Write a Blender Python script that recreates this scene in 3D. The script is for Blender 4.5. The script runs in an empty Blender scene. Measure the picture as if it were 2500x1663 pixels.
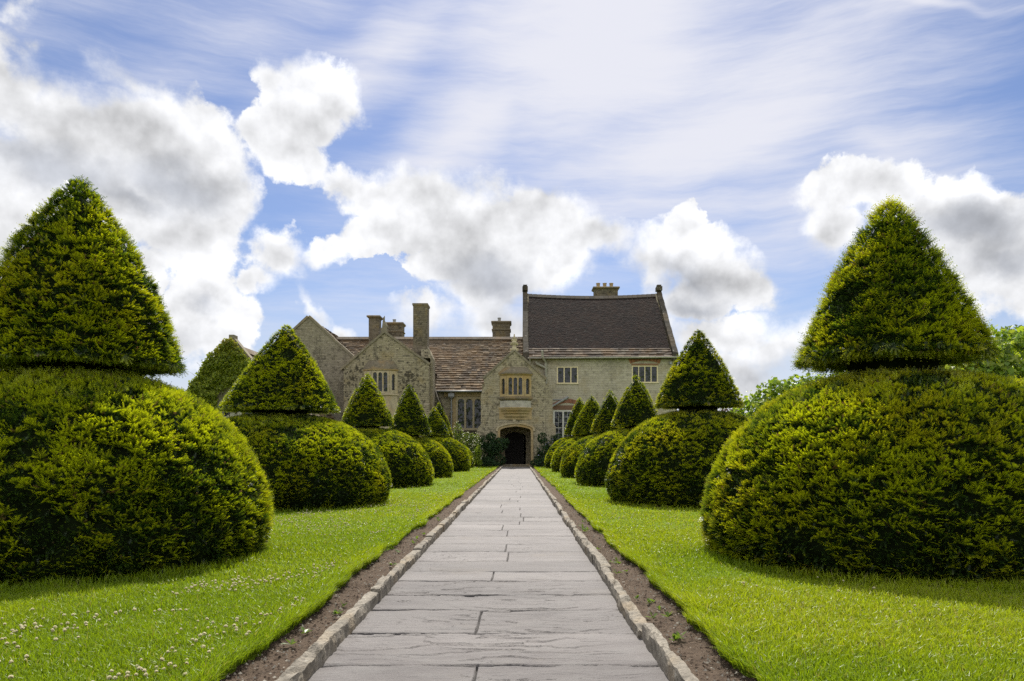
import bpy, math, random
import numpy as np
from mathutils import Vector, Matrix
from mathutils.geometry import tessellate_polygon

# ------------------------------------------------------------------ camera
SC = bpy.context.scene
COL = SC.collection
R = math.radians
F_PX, VPX, VPY = 1806.0, 1265.4, 1100.0          # focal length and vanishing point of the 2500 px wide photograph

def P(px, py, d):
    """World point seen at photo pixel (px, py) at distance d along +Y (camera is 1 m above the path)."""
    return ((px - VPX) * d / F_PX, d, 1.0 + (VPY - py) * d / F_PX)

cam_d = bpy.data.cameras.new('camera')
cam = bpy.data.objects.new('camera', cam_d)
COL.objects.link(cam)
cam.location = (0, 0, 1.0)
cam.rotation_euler = (R(90), 0, 0)
cam_d.sensor_width = 36
cam_d.lens = 26
cam_d.shift_x = (1250 - VPX) / 2500
cam_d.shift_y = (VPY - 831.5) / 2500
cam_d.clip_start = 0.05
cam_d.clip_end = 3000
SC.camera = cam

SUN_EL, SUN_AZ = 51.0, 1.0
SUN_STRENGTH = 5.0
EXPOSURE = 0.42
SC.view_settings.view_transform = 'Standard'
SC.view_settings.look = 'None'
SC.view_settings.exposure = EXPOSURE
SC.view_settings.gamma = 1.0
SC.view_settings.use_curve_mapping = False
SC.cycles.max_bounces = 7
SC.cycles.diffuse_bounces = 4
SC.cycles.glossy_bounces = 2
SC.cycles.transmission_bounces = 5
SC.cycles.transparent_max_bounces = 4
SC.cycles.caustics_reflective = False
SC.cycles.caustics_refractive = False
SC.cycles.sample_clamp_indirect = 6.0
SC.cycles.use_denoising = False

# ------------------------------------------------------------------ node helper
class G:
    def __init__(s, nt):
        s.nt = nt
        nt.nodes.clear()
    def node(s, t, ins=None, **props):
        n = s.nt.nodes.new(t)
        for k, v in props.items():
            setattr(n, k, v)
        for k, v in (ins or {}).items():
            s.put(n.inputs[k], v)
        return n
    def put(s, sock, v):
        if isinstance(v, bpy.types.NodeSocket):
            s.nt.links.new(v, sock)
        elif v is not None:
            if isinstance(v, (tuple, list)) and sock.type == 'RGBA' and len(v) == 3:
                v = (*v, 1)
            sock.default_value = v
    def math(s, op, a, b=None, c=None, clamp=False):
        n = s.nt.nodes.new('ShaderNodeMath')
        n.operation = op
        n.use_clamp = clamp
        s.put(n.inputs[0], a)
        if b is not None: s.put(n.inputs[1], b)
        if c is not None: s.put(n.inputs[2], c)
        return n.outputs[0]
    def vmath(s, op, a, b=None, out=0, scale=None):
        n = s.nt.nodes.new('ShaderNodeVectorMath')
        n.operation = op
        s.put(n.inputs[0], a)
        if b is not None: s.put(n.inputs[1], b)
        if scale is not None: s.put(n.inputs['Scale'], scale)
        return n.outputs['Value' if out == 'v' else 0]
    def xyz(s, x, y, z=0.0):
        n = s.nt.nodes.new('ShaderNodeCombineXYZ')
        for i, v in enumerate((x, y, z)): s.put(n.inputs[i], v)
        return n.outputs[0]
    def sep(s, v):
        n = s.nt.nodes.new('ShaderNodeSeparateXYZ')
        s.put(n.inputs[0], v)
        return n.outputs
    def noise(s, vec, scale, detail=4.0, rough=0.55, out='Fac', dist=0.0, dim='3D'):
        n = s.node('ShaderNodeTexNoise', {'Scale': scale, 'Detail': detail, 'Roughness': rough, 'Distortion': dist}, noise_dimensions=dim)
        if vec is not None: s.put(n.inputs['Vector'], vec)
        return n.outputs[out]
    def ss(s, v, a, b, c=0.0, d=1.0, kind='SMOOTHSTEP'):
        n = s.nt.nodes.new('ShaderNodeMapRange')
        n.interpolation_type = kind
        s.put(n.inputs[0], v)
        for i, q in enumerate((a, b, c, d)): s.put(n.inputs[i + 1], q)
        return n.outputs[0]
    def mix(s, f, a, b, blend='MIX'):
        n = s.nt.nodes.new('ShaderNodeMix')
        n.data_type = 'RGBA'
        n.blend_type = blend
        n.clamp_factor = True
        s.put(n.inputs[0], f)
        s.put(n.inputs[6], a)
        s.put(n.inputs[7], b)
        return n.outputs[2]

# ------------------------------------------------------------------ sky
world = bpy.data.worlds.new('World')
SC.world = world
world.use_nodes = True
world.cycles.sampling_method = 'MANUAL'
world.cycles.sample_map_resolution = 512

def ang(px, py):
    u, v = (px - VPX) / F_PX, (VPY - py) / F_PX
    return math.atan2(u, 1), math.atan(v / math.sqrt(1 + u * u))

# cumulus bodies: photo position, half width, half height, tilt, weight
CLOUDS = [
 (20,235,135,150,0,1.0),(150,300,170,130,0,1.1),(330,330,190,140,8,1.15),(470,420,150,180,0,1.15),(150,470,330,170,0,1.2),
 (540,510,110,120,0,.9),(60,620,260,120,0,.9),(430,560,180,95,0,.95),
 (330,185,125,50,15,.50),(415,225,40,40,0,.3),
 (765,215,125,80,20,1.05),(690,180,60,70,-30,.7),(730,290,110,75,-25,.9),(640,330,70,40,-20,.55),(710,395,115,65,15,.62),
 (830,455,120,45,15,.7),(920,500,110,60,10,.7),
 (1040,500,150,95,0,1.1),(1130,540,220,110,5,1.2),(960,585,130,60,-5,.9),(1300,560,160,110,10,1.1),(1200,640,190,100,0,1.1),(1350,640,110,80,0,.9),(1180,720,130,75,0,.95),
 (1470,580,110,40,8,.75),(1655,555,60,60,0,.85),(1610,620,95,80,0,.95),(1730,640,130,90,20,1.1),(1690,700,110,70,0,.95),(1820,690,85,50,25,.8),
 (480,730,110,95,0,1.05),(400,790,110,110,0,.9),(560,790,90,100,0,.85),(350,660,80,70,0,.65),
 (680,620,110,60,20,.8),(640,670,80,50,0,.65),(800,625,80,32,-12,.6),(770,742,60,22,55,.62),
 (1050,790,110,65,0,.95),(1230,800,150,80,0,.7),(822,822,34,28,0,.8),(920,440,45,14,0,.35),
 (1760,800,190,60,5,.9),(1900,840,170,80,0,.9),(1740,900,230,90,0,.85),
 (2040,470,120,70,-10,.95),(2150,460,130,65,10,1.05),(2300,540,230,95,18,1.15),(2440,640,250,140,10,1.1),(2030,580,80,90,0,.7),(2250,700,300,120,0,.85),
 (70,30,60,40,-30,.35),(85,112,30,22,0,.30),
]
GREYS = [(110,400,290,95,4,1.0),(400,440,190,85,8,1.05),(300,480,220,50,5,.8),(1200,690,150,75,12,1.1),(1270,740,110,60,0,.8),(1690,660,110,55,20,.8),(1700,725,110,45,5,.95),
 (2370,575,220,75,8,1.15),(2450,640,160,60,0,.9),(490,735,60,42,0,.75),(2200,720,330,150,0,.42),(1850,910,260,80,0,.55),(730,230,50,40,0,.35),(1230,770,100,60,0,.5),(430,830,120,60,0,.5),(560,850,90,60,0,.4)]

VEILS = [(1480,110,430,330,-8,1.25),(1800,300,560,200,-16,1.05),(1150,330,330,120,-30,.95),(930,130,300,110,-32,.62),(1560,500,480,110,0,.55),(2150,360,330,110,18,.6),(2230,35,280,18,8,.75),
 (640,60,330,70,-28,.22),(1150,760,420,70,0,.2),(1950,520,250,170,-20,.42),(90,40,120,40,-25,.15)]
def build_world():
    g = G(world.node_tree)
    d = g.node('ShaderNodeTexCoord').outputs['Generated']
    sx, sy, sz = g.sep(d)
    az = g.math('ARCTAN2', sx, sy)
    el = g.math('ARCSINE', sz)
    p0 = g.xyz(az, el)
    w1 = g.vmath('SUBTRACT', g.noise(d, 5.0, 3.0, out='Color'), (.5, .5, .5))
    w2 = g.vmath('SUBTRACT', g.noise(d, 22.0, 5.0, 0.6, out='Color'), (.5, .5, .5))
    p = g.vmath('ADD', g.vmath('ADD', p0, g.vmath('SCALE', w1, scale=0.085)), g.vmath('SCALE', w2, scale=0.050))
    def blobs(vec, lst, smooth):
        acc = None
        for (px, py, rx, ry, rot, w) in lst:
            a, e = ang(px, py)
            ra = (ang(px + rx, py)[0] - ang(px - rx, py)[0]) / 2
            re = (ang(px, py - ry)[1] - ang(px, py + ry)[1]) / 2
            # a vanishing term of the last result keeps the shader compiler evaluating the bodies one after another
            pin = vec if acc is None else g.node('ShaderNodeVectorMath', {0: acc, 1: (1e-7, 1e-7, 1e-7), 2: vec}, operation='MULTIPLY_ADD').outputs[0]
            m = g.node('ShaderNodeMapping', {'Vector': pin, 'Location': (a, e, 0), 'Rotation': (0, 0, R(-rot)), 'Scale': (ra * 1.12, re * 1.12, 1)}, vector_type='TEXTURE')
            q = g.vmath('LENGTH', m.outputs[0], out='v')
            s_ = g.math('MULTIPLY_ADD', q, -w, w)
            acc = s_ if acc is None else (g.math('SMOOTH_MAX', acc, s_, smooth) if smooth else g.math('MAXIMUM', acc, s_))
        return acc
    # unseen clouds added behind, beside and above the camera as fill light
    away = g.math('MAXIMUM', g.ss(g.math('ABSOLUTE', az), .72, 1.15, 0, .80), g.ss(el, .62, .9, 0, .50))
    S = g.math('MAXIMUM', blobs(p, CLOUDS, .08), g.math('SUBTRACT', away, .12))
    S = g.math('ADD', S, g.math('MULTIPLY', g.math('MINIMUM', S, 0.0), 1.6))
    n_fine = g.noise(d, 14.0, 13.0, 0.63)
    n_soft = g.noise(d, 10.0, 6.0, 0.5)
    n_up = g.noise(g.vmath('ADD', d, (0.0, 0.0, 0.020)), 10.0, 6.0, 0.5)
    raw = g.math('ADD', S, g.math('MULTIPLY_ADD', n_fine, 1.2, -.56))
    # some edges are crisp, others fray into the blue
    fray = g.ss(g.noise(d, 6.5, 2.0), .36, .64, .14, .75)
    alpha = g.ss(raw, 0.04, g.math('ADD', fray, .04))
    grey_f = g.math('ADD', blobs(p, GREYS, .2), g.math('MULTIPLY_ADD', g.noise(d, 7.0, 8.0), .7, -.35))
    away_g = g.math('MULTIPLY', away, g.math('MULTIPLY_ADD', g.noise(d, 4.0, 5.0), 1.5, -.55))
    grey = g.ss(g.math('MAXIMUM', grey_f, away_g), -.02, 1.0)
    relief = g.math('MULTIPLY', g.math('SUBTRACT', n_soft, n_up), 2.0)
    relief = g.math('ADD', relief, g.math('MULTIPLY_ADD', n_fine, .48, -.22))
    thick = g.ss(raw, .25, 1.1, 0, .20)
    val = g.math('SUBTRACT', g.math('ADD', 1.10, relief), thick)
    val = g.math('MULTIPLY', val, g.math('MULTIPLY_ADD', g.ss(sy, .3, -.3), .22, 1.0))      # unseen clouds opposite the sun, brightened as fill for the house front
    white = g.vmath('SCALE', (6.45, 6.5, 6.65), scale=val)
    greyc = g.vmath('SCALE', (3.7, 3.85, 4.2), scale=g.math('MULTIPLY_ADD', relief, .9, 1.0))
    cloud = g.mix(grey, white, greyc)
    # thin high veil, streaked
    pv = g.node('ShaderNodeMapping', {'Vector': g.vmath('ADD', p0, g.vmath('SCALE', w1, scale=0.045)), 'Rotation': (0, 0, R(30)), 'Scale': (1.9, 17, 1)}).outputs[0]
    streak = g.noise(pv, 1.5, 11.0, 0.66)
    pv2 = g.node('ShaderNodeMapping', {'Vector': g.vmath('ADD', p0, g.vmath('SCALE', w1, scale=0.03)), 'Rotation': (0, 0, R(-35)), 'Scale': (4, 20, 1)}).outputs[0]
    streak2 = g.noise(pv2, 1.5, 7.0, 0.6)
    st = g.math('MULTIPLY_ADD', streak, .75, g.math('MULTIPLY', streak2, .25))
    vf = g.math('ADD', blobs(g.vmath('ADD', p0, g.vmath('SCALE', w1, scale=0.08)), VEILS, .25), g.math('MULTIPLY_ADD', st, 1.9, -.85))
    veil = g.ss(vf, -.35, 1.05, 0, .95)
    sky = g.node('ShaderNodeTexSky', sky_type='NISHITA', sun_disc=False, sun_elevation=R(SUN_EL), sun_rotation=R(SUN_AZ), altitude=50, air_density=1.0, dust_density=0.6, ozone_density=2.0)
    tint = g.vmath('MULTIPLY', sky.outputs[0], SKY_TINT)
    c = g.mix(veil, tint, (6.3, 6.35, 6.9))
    low = g.math('MULTIPLY', g.ss(el, .21, .03), g.math('MULTIPLY_ADD', g.noise(d, 9.0, 6.0), .9, .35), clamp=True)
    c = g.mix(low, c, (5.6, 5.75, 6.3))
    c = g.mix(alpha, c, cloud)
    # below the horizon: dull earth
    c = g.mix(g.ss(el, -.03, -.005), (1.2, 1.4, .9), c)
    bg = g.node('ShaderNodeBackground', {'Color': c, 'Strength': 0.1})
    out = g.node('ShaderNodeOutputWorld')
    g.nt.links.new(bg.outputs[0], out.inputs[0])

SKY_TINT = (0.63, 0.66, 0.79)
build_world()

sun_d = bpy.data.lights.new('sun', 'SUN')
sun_d.energy = SUN_STRENGTH
sun_d.angle = R(0.53)
sun_d.color = (1.0, 0.95, 0.86)
sun = bpy.data.objects.new('sun', sun_d)
COL.objects.link(sun)
sun.rotation_euler = (R(-(90 - SUN_EL)), 0, R(-SUN_AZ))
sun.location = (0, 30, 40)

# ------------------------------------------------------------------ numpy noise
def _hash(ix, iy, iz, seed):
    h = (ix.astype(np.int64) * 374761393 + iy.astype(np.int64) * 668265263 + iz.astype(np.int64) * 2147483647 + seed * 974711) & 0xffffffff
    h = ((h ^ (h >> 13)) * 1274126177) & 0xffffffff
    h = (h ^ (h >> 16)) & 0xffffffff
    return h.astype(np.float64) / 4294967295.0
def vnoise(x, y, z=0.0, seed=0):
    x, y, z = np.broadcast_arrays(np.asarray(x, float), np.asarray(y, float), np.asarray(z, float))
    xi, yi, zi = np.floor(x), np.floor(y), np.floor(z)
    fx, fy, fz = x - xi, y - yi, z - zi
    fx, fy, fz = (t * t * (3 - 2 * t) for t in (fx, fy, fz))
    r = 0
    for dx in (0, 1):
        for dy in (0, 1):
            for dz in (0, 1):
                w = (fx if dx else 1 - fx) * (fy if dy else 1 - fy) * (fz if dz else 1 - fz)
                r = r + w * _hash(xi + dx, yi + dy, zi + dz, seed)
    return r
def fbm(x, y, z=0.0, octv=4, seed=0, gain=0.5):
    a, s, t = 1.0, 0.0, 0.0
    f = 1.0
    for o in range(octv):
        s = s + a * vnoise(np.asarray(x) * f, np.asarray(y) * f, np.asarray(z) * f, seed + o * 17)
        t += a
        a *= gain
        f *= 2.03
    return s / t

# ------------------------------------------------------------------ object helpers
def link(o, parent=None):
    COL.objects.link(o)
    if parent is not None:
        o.parent = parent
        loc = Vector(parent.location)
        q = parent.parent
        if q is not None:
            loc = loc + Vector(q.location)
        o.matrix_parent_inverse = Matrix.Identity(4)
    return o
def tag(o, label=None, cat=None, group=None, kind=None):
    if label: o['label'] = label
    if cat: o['category'] = cat
    if group: o['group'] = group
    if kind: o['kind'] = kind
    return o
def empty(name, loc, label, cat, group=None):
    o = bpy.data.objects.new(name, None)
    o.location = loc
    o.empty_display_size = 0.3
    COL.objects.link(o)
    return tag(o, label, cat, group)
def world_loc(o):
    v = Vector((0, 0, 0))
    while o is not None:
        v += Vector(o.location)
        o = o.parent
    return v
def finish(name, me, mats, parent=None, smooth=False):
    for m in (mats if isinstance(mats, (list, tuple)) else [mats]):
        me.materials.append(m)
    if smooth:
        me.polygons.foreach_set('use_smooth', np.ones(len(me.polygons), dtype=bool))
    o = bpy.data.objects.new(name, me)
    return link(o, parent)

class MB:
    """collects polygons in world coordinates and links them as ONE mesh object"""
    def __init__(s):
        s.v, s.f, s.c, s.m = [], [], [], []
    def add(s, verts, faces, col=None, mi=0, M=None):
        b = len(s.v)
        for p in verts:
            s.v.append(tuple(M @ Vector(p)) if M is not None else tuple(p))
            s.c.append(col or (1, 1, 1))
        for f in faces:
            s.f.append(tuple(i + b for i in f))
            s.m.append(mi)
    def box(s, x0, x1, y0, y1, z0, z1, col=None, M=None, mi=0):
        v = [(x0,y0,z0),(x1,y0,z0),(x1,y1,z0),(x0,y1,z0),(x0,y0,z1),(x1,y0,z1),(x1,y1,z1),(x0,y1,z1)]
        s.add(v, [(0,3,2,1),(4,5,6,7),(0,1,5,4),(1,2,6,5),(2,3,7,6),(3,0,4,7)], col, mi, M)
    def extr(s, outer, holes, y0, y1, col=None, M=None, mi=0):
        """a plate in the XZ plane with holes, from y0 (front) to y1"""
        loops = [list(outer)] + [list(h) for h in holes]
        tri = tessellate_polygon([[Vector((p[0], p[1], 0)) for p in lp] for lp in loops])
        flat = [p for lp in loops for p in lp]
        n = len(flat)
        v = [(p[0], y0, p[1]) for p in flat] + [(p[0], y1, p[1]) for p in flat]
        f = []
        for a, b, c in tri:
            ar = (flat[b][0]-flat[a][0])*(flat[c][1]-flat[a][1]) - (flat[b][1]-flat[a][1])*(flat[c][0]-flat[a][0])
            if ar < 0: a, c = c, a
            f.append((a, b, c))
            f.append((c + n, b + n, a + n))
        o = 0
        for k, lp in enumerate(loops):
            ar = sum(lp[i][0]*lp[(i+1) % len(lp)][1] - lp[(i+1) % len(lp)][0]*lp[i][1] for i in range(len(lp)))
            for i in range(len(lp)):
                a, b = o + i, o + (i + 1) % len(lp)
                if (ar > 0) == (k == 0): f.append((a, a + n, b + n, b))
                else: f.append((b, b + n, a + n, a))
            o += len(lp)
        s.add(v, f, col, mi, M)
    def loft(s, polys, col=None, cap=True, M=None, mi=0):
        """polys: rings of 3-D points of equal length"""
        n = len(polys[0])
        v = [p for r in polys for p in r]
        f = []
        for k in range(len(polys) - 1):
            for i in range(n):
                a, b = k * n + i, k * n + (i + 1) % n
                f.append((a, b, b + n, a + n))
        if cap:
            f.append(tuple(reversed(range(n))))
            f.append(tuple(range((len(polys) - 1) * n, len(polys) * n)))
        s.add(v, f, col, mi, M)
    def lathe(s, prof, cx, cy, n=12, col=None, mi=0):
        s.loft([[(cx + r * math.cos(2*math.pi*i/n), cy + r * math.sin(2*math.pi*i/n), z) for i in range(n)] for r, z in prof], col, mi=mi)
    def tube(s, pts, r, n=8, col=None, mi=0, r2=None):
        pts = [Vector(p) for p in pts]
        rings = []
        for i, p in enumerate(pts):
            t = (pts[min(i+1, len(pts)-1)] - pts[max(i-1, 0)]).normalized()
            a = t.cross(Vector((0.31, 0.9, 0.17))).normalized()
            b = t.cross(a)
            rr = r if r2 is None else r + (r2 - r) * i / (len(pts) - 1)
            rings.append([tuple(p + a * rr * math.cos(2*math.pi*k/n) + b * rr * math.sin(2*math.pi*k/n)) for k in range(n)])
        s.loft(rings, col, mi=mi)
    def build(s, name, mats, parent=None, smooth=False, attr=False, bevel=0):
        off = world_loc(parent)
        me = bpy.data.meshes.new(name)
        me.from_pydata([(p[0]-off.x, p[1]-off.y, p[2]-off.z) for p in s.v], [], s.f)
        me.polygons.foreach_set('material_index', np.array(s.m, dtype=np.int32))
        if attr:
            at = me.attributes.new('col', 'FLOAT_COLOR', 'POINT')
            at.data.foreach_set('color', np.concatenate([np.array(s.c, dtype=np.float32), np.ones((len(s.v), 1), np.float32)], 1).ravel())
        me.update()
        o = finish(name, me, mats, parent, smooth)
        if bevel:
            md = o.modifiers.new('bevel', 'BEVEL')
            md.width = bevel
            md.segments = 2
            md.limit_method = 'ANGLE'
        return o

def poly_soup(name, V, k, mats, parent=None, col=None, mi=None, extra=None, smooth=False):
    """V: (n*k, 3) vertices, every k of them one polygon; extra = (verts, quads, material index, colour) joined on"""
    off = np.array(world_loc(parent))
    V = np.asarray(V, np.float32)
    n = len(V) // k
    starts = np.arange(n) * k
    loops = np.arange(n * k)
    tot = np.full(n, k)
    mid = np.zeros(n, np.int32) if mi is None else mi
    if col is None: col = np.ones((len(V), 3), np.float32)
    if extra is not None:
        ev, ef, em, ec = extra
        ef = np.asarray(ef)
        loops = np.concatenate([loops, (ef + len(V)).ravel()])
        starts = np.concatenate([starts, n * k + np.arange(len(ef)) * ef.shape[1]])
        tot = np.concatenate([tot, np.full(len(ef), ef.shape[1])])
        mid = np.concatenate([mid, np.full(len(ef), em, np.int32)])
        V = np.concatenate([V, np.asarray(ev, np.float32)])
        col = np.concatenate([col, np.broadcast_to(np.asarray(ec, np.float32), (len(ev), 3))])
    me = bpy.data.meshes.new(name)
    me.vertices.add(len(V))
    me.vertices.foreach_set('co', (V - off.astype(np.float32)).ravel())
    me.loops.add(len(loops))
    me.loops.foreach_set('vertex_index', loops.astype(np.int32))
    me.polygons.add(len(starts))
    me.polygons.foreach_set('loop_start', starts.astype(np.int32))
    me.polygons.foreach_set('material_index', mid.astype(np.int32))
    at = me.attributes.new('col', 'FLOAT_COLOR', 'POINT')
    at.data.foreach_set('color', np.concatenate([col.astype(np.float32), np.ones((len(V), 1), np.float32)], 1).ravel())
    me.update(calc_edges=True)
    me.validate()
    return finish(name, me, mats, parent, smooth)

def grid_mesh(name, X, Y, Z, mats, parent=None, smooth=True, col=None):
    ny, nx = X.shape
    V = np.stack([X, Y, Z], -1).reshape(-1, 3)
    i = (np.arange(ny - 1)[:, None] * nx + np.arange(nx - 1)[None]).ravel()
    F = np.stack([i, i + 1, i + nx + 1, i + nx], 1)
    c = np.ones((0, 3), np.float32)
    o = poly_soup(name, np.zeros((0, 3), np.float32), 4, mats, parent, c, None, (V, F, 0, (1, 1, 1)) , smooth)
    return o

def unit(a):
    return a / np.maximum(np.linalg.norm(a, axis=-1, keepdims=True), 1e-9)

# ------------------------------------------------------------------ materials
def material(name):
    m = bpy.data.materials.new(name)
    m.use_nodes = True
    return m, G(m.node_tree)
def out(g, shader):
    o = g.node('ShaderNodeOutputMaterial')
    g.nt.links.new(shader, o.inputs[0])
def bump(g, h, strength=0.5, dist=0.02):
    return g.node('ShaderNodeBump', {'Height': h, 'Strength': strength, 'Distance': dist}).outputs[0]
def attr(g, name='col'):
    return g.node('ShaderNodeAttribute', attribute_name=name).outputs[0]
def objco(g):
    return g.node('ShaderNodeTexCoord').outputs['Object']

def leaf_mat(name, trans=0.35, rough=0.42, spec=0.35, tr_gain=1.3, tint=(1.05, 1.0, .55)):
    m, g = material(name)
    c = attr(g)
    p = g.node('ShaderNodeBsdfPrincipled', {'Base Color': c, 'Roughness': rough, 'Specular IOR Level': spec})
    t = g.node('ShaderNodeBsdfTranslucent', {'Color': g.mix(1.0, g.vmath('SCALE', c, scale=tr_gain), tint, 'MULTIPLY')})
    mx = g.node('ShaderNodeMixShader', {0: trans, 1: p.outputs[0], 2: t.outputs[0]})
    out(g, mx.outputs[0])
    return m

def wall_mat(name, c1, c2, course=.13, width=.42, mortar=.012, dark=.5, ochre=.35, lichen=.25, bmp=.6, scale=1.0, coarse=.04):
    m, g = material(name)
    x, y, z = g.sep(objco(g))
    o = g.xyz(g.math('ADD', x, y), z, 0.0)
    w = g.vmath('SCALE', g.vmath('SUBTRACT', g.noise(objco(g), 2.3, 3.0, out='Color'), (.5, .5, .5)), scale=coarse * 2.2)
    w2 = g.vmath('SCALE', g.vmath('SUBTRACT', g.noise(objco(g), 11.0, 2.0, out='Color'), (.5, .5, .5)), scale=coarse * .5)
    v = g.vmath('ADD', g.vmath('ADD', o, w), w2)
    b = g.node('ShaderNodeTexBrick', {'Vector': v, 'Color1': (0, 0, 0), 'Color2': (1, 1, 1), 'Mortar': (.5, .5, .5), 'Scale': 1.0, 'Mortar Size': mortar, 'Mortar Smooth': .6, 'Bias': 0.0, 'Brick Width': width, 'Row Height': course}, offset=.43, offset_frequency=2, squash=1.45, squash_frequency=3)
    b2 = g.node('ShaderNodeTexBrick', {'Vector': g.vmath('ADD', v, (3.31, 1.177 * course, 0)), 'Color1': (0, 0, 0), 'Color2': (1, 1, 1), 'Mortar': (.5, .5, .5), 'Scale': 1.0, 'Mortar Size': 0.0, 'Brick Width': width * .61, 'Row Height': course * 2}, offset=.37)
    f = g.math('MULTIPLY_ADD', b.outputs[0], .62, g.math('MULTIPLY', b2.outputs[0], .38))
    c = g.mix(f, c1, c2)
    n_big = g.noise(objco(g), .55, 6.0, .6)
    n_mid = g.noise(objco(g), 4.5, 8.0, .70)
    n_fine = g.noise(objco(g), 13.0, 8.0, .68)
    c = g.mix(g.math('MULTIPLY', g.ss(g.noise(objco(g), .9, 5.0, .6), .50, .66), ochre), c, (.50, .36, .13))
    pat = g.math('MULTIPLY_ADD', n_big, .22, g.math('MULTIPLY_ADD', n_mid, .45, g.math('MULTIPLY', n_fine, .33)))
    c = g.mix(g.math('MULTIPLY', g.ss(pat, .51, .56), dark), c, (.055, .048, .036))
    c = g.mix(g.math('MULTIPLY', g.ss(f, .80, .93), dark * .85), c, (.085, .075, .06))
    c = g.mix(g.math('MULTIPLY', g.ss(f, .20, .08), .4), c, (.62, .55, .40))
    strk = g.noise(g.xyz(g.math('MULTIPLY', g.math('ADD', x, y), 2.6), g.math('MULTIPLY', z, .22), 0.0), 1.0, 6.0, .6)
    c = g.mix(g.math('MULTIPLY', g.ss(strk, .54, .70), .45 * dark), c, (.10, .09, .07))
    c = g.mix(g.math('MULTIPLY', g.ss(g.noise(objco(g), 6.0, 8.0, .7), .60, .68), lichen), c, (.52, .50, .42))
    c = g.mix(g.math('MULTIPLY', b.outputs['Fac'], .38), c, (.17, .14, .09))
    c = g.mix(g.math('MULTIPLY_ADD', n_fine, 1.0, -.25, clamp=True), g.mix(.5, c, (0, 0, 0)), c)
    h = g.math('ADD', g.math('MULTIPLY', b.outputs['Fac'], -1.0), g.math('MULTIPLY_ADD', n_fine, .9, g.math('MULTIPLY_ADD', n_mid, .5, g.math('MULTIPLY', b2.outputs[0], .3))))
    p = g.node('ShaderNodeBsdfPrincipled', {'Base Color': c, 'Roughness': .93, 'Specular IOR Level': .2, 'Normal': bump(g, h, bmp, .03)})
    out(g, p.outputs[0])
    return m

def stone_mat(name, c, var=.35, dark=.35, ochre=.3, scale=4.0, bmp=.35, lichen=0.2, rough=.9):
    m, g = material(name)
    o = objco(g)
    n1, n2, n3 = g.noise(o, scale * .25, 5.0), g.noise(o, scale, 8.0, .65), g.noise(o, scale * 5, 6.0, .65)
    cc = g.mix(g.ss(n2, .3, .7), tuple(q * (1 - var) for q in c), tuple(min(.8, q * (1 + var * .4)) for q in c))
    cc = g.mix(g.math('MULTIPLY', g.ss(n1, .48, .64), ochre), cc, (.38, .23, .06))
    cc = g.mix(g.math('MULTIPLY', g.ss(g.math('MULTIPLY_ADD', n2, .6, g.math('MULTIPLY', n3, .4)), .52, .62), dark), cc, (.06, .052, .04))
    cc = g.mix(g.math('MULTIPLY', g.ss(g.noise(o, scale * 2.2, 7.0, .7), .6, .67), lichen), cc, (.55, .53, .46))
    p = g.node('ShaderNodeBsdfPrincipled', {'Base Color': cc, 'Roughness': rough, 'Specular IOR Level': .2, 'Normal': bump(g, g.math('MULTIPLY_ADD', n3, .5, n2), bmp, .02)})
    out(g, p.outputs[0])
    return m

def slate_mat(name, dark=.4, lichen=.3, ochre=.2, bmp=.4, rough=.85):
    m, g = material(name)
    o = objco(g)
    c = attr(g)
    n1, n2, n3 = g.noise(o, .7, 6.0, .6), g.noise(o, 3.4, 8.0, .68), g.noise(o, 15.0, 6.0, .65)
    c = g.mix(g.math('MULTIPLY', g.ss(n1, .45, .62), ochre), c, (.25, .15, .07))
    c = g.mix(g.math('MULTIPLY', g.ss(g.math('MULTIPLY_ADD', n2, .55, g.math('MULTIPLY', n3, .45)), .50, .60), dark), c, (.035, .028, .024))
    c = g.mix(g.math('MULTIPLY', g.ss(g.math('MULTIPLY_ADD', n2, .4, g.math('MULTIPLY', g.noise(o, 9.0, 8.0, .72), .6)), .565, .62), lichen), c, (.42, .40, .36))
    p = g.node('ShaderNodeBsdfPrincipled', {'Base Color': c, 'Roughness': rough, 'Specular IOR Level': .25, 'Normal': bump(g, g.math('MULTIPLY_ADD', n3, .6, n2), bmp, .02)})
    out(g, p.outputs[0])
    return m

def plain_mat(name, c, rough=.6, metal=0.0, spec=.4, var=.15, scale=6.0, bmp=.1):
    m, g = material(name)
    n = g.noise(objco(g), scale, 6.0, .6)
    cc = g.mix(g.ss(n, .3, .7), tuple(q * (1 - var) for q in c), tuple(min(.85, q * (1 + var)) for q in c))
    p = g.node('ShaderNodeBsdfPrincipled', {'Base Color': cc, 'Roughness': rough, 'Metallic': metal, 'Specular IOR Level': spec, 'Normal': bump(g, n, bmp, .01)})
    out(g, p.outputs[0])
    return m

def glass_mat():
    m, g = material('leaded_glass')
    o = objco(g)
    # every small quarry sits at its own slight angle
    vo = g.node('ShaderNodeTexVoronoi', {'Vector': o, 'Scale': 7.0}, voronoi_dimensions='3D')
    nrm = g.vmath('NORMALIZE', g.vmath('ADD', g.node('ShaderNodeNewGeometry').outputs['Normal'], g.vmath('SCALE', g.vmath('SUBTRACT', vo.outputs['Color'], (.5, .5, .5)), scale=.16)))
    c = g.mix(g.noise(o, 3.0, 3.0), (.010, .012, .014), (.045, .05, .058))
    p = g.node('ShaderNodeBsdfPrincipled', {'Base Color': c, 'Roughness': .06, 'Specular IOR Level': .5, 'Normal': nrm})
    out(g, p.outputs[0])
    return m

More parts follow.
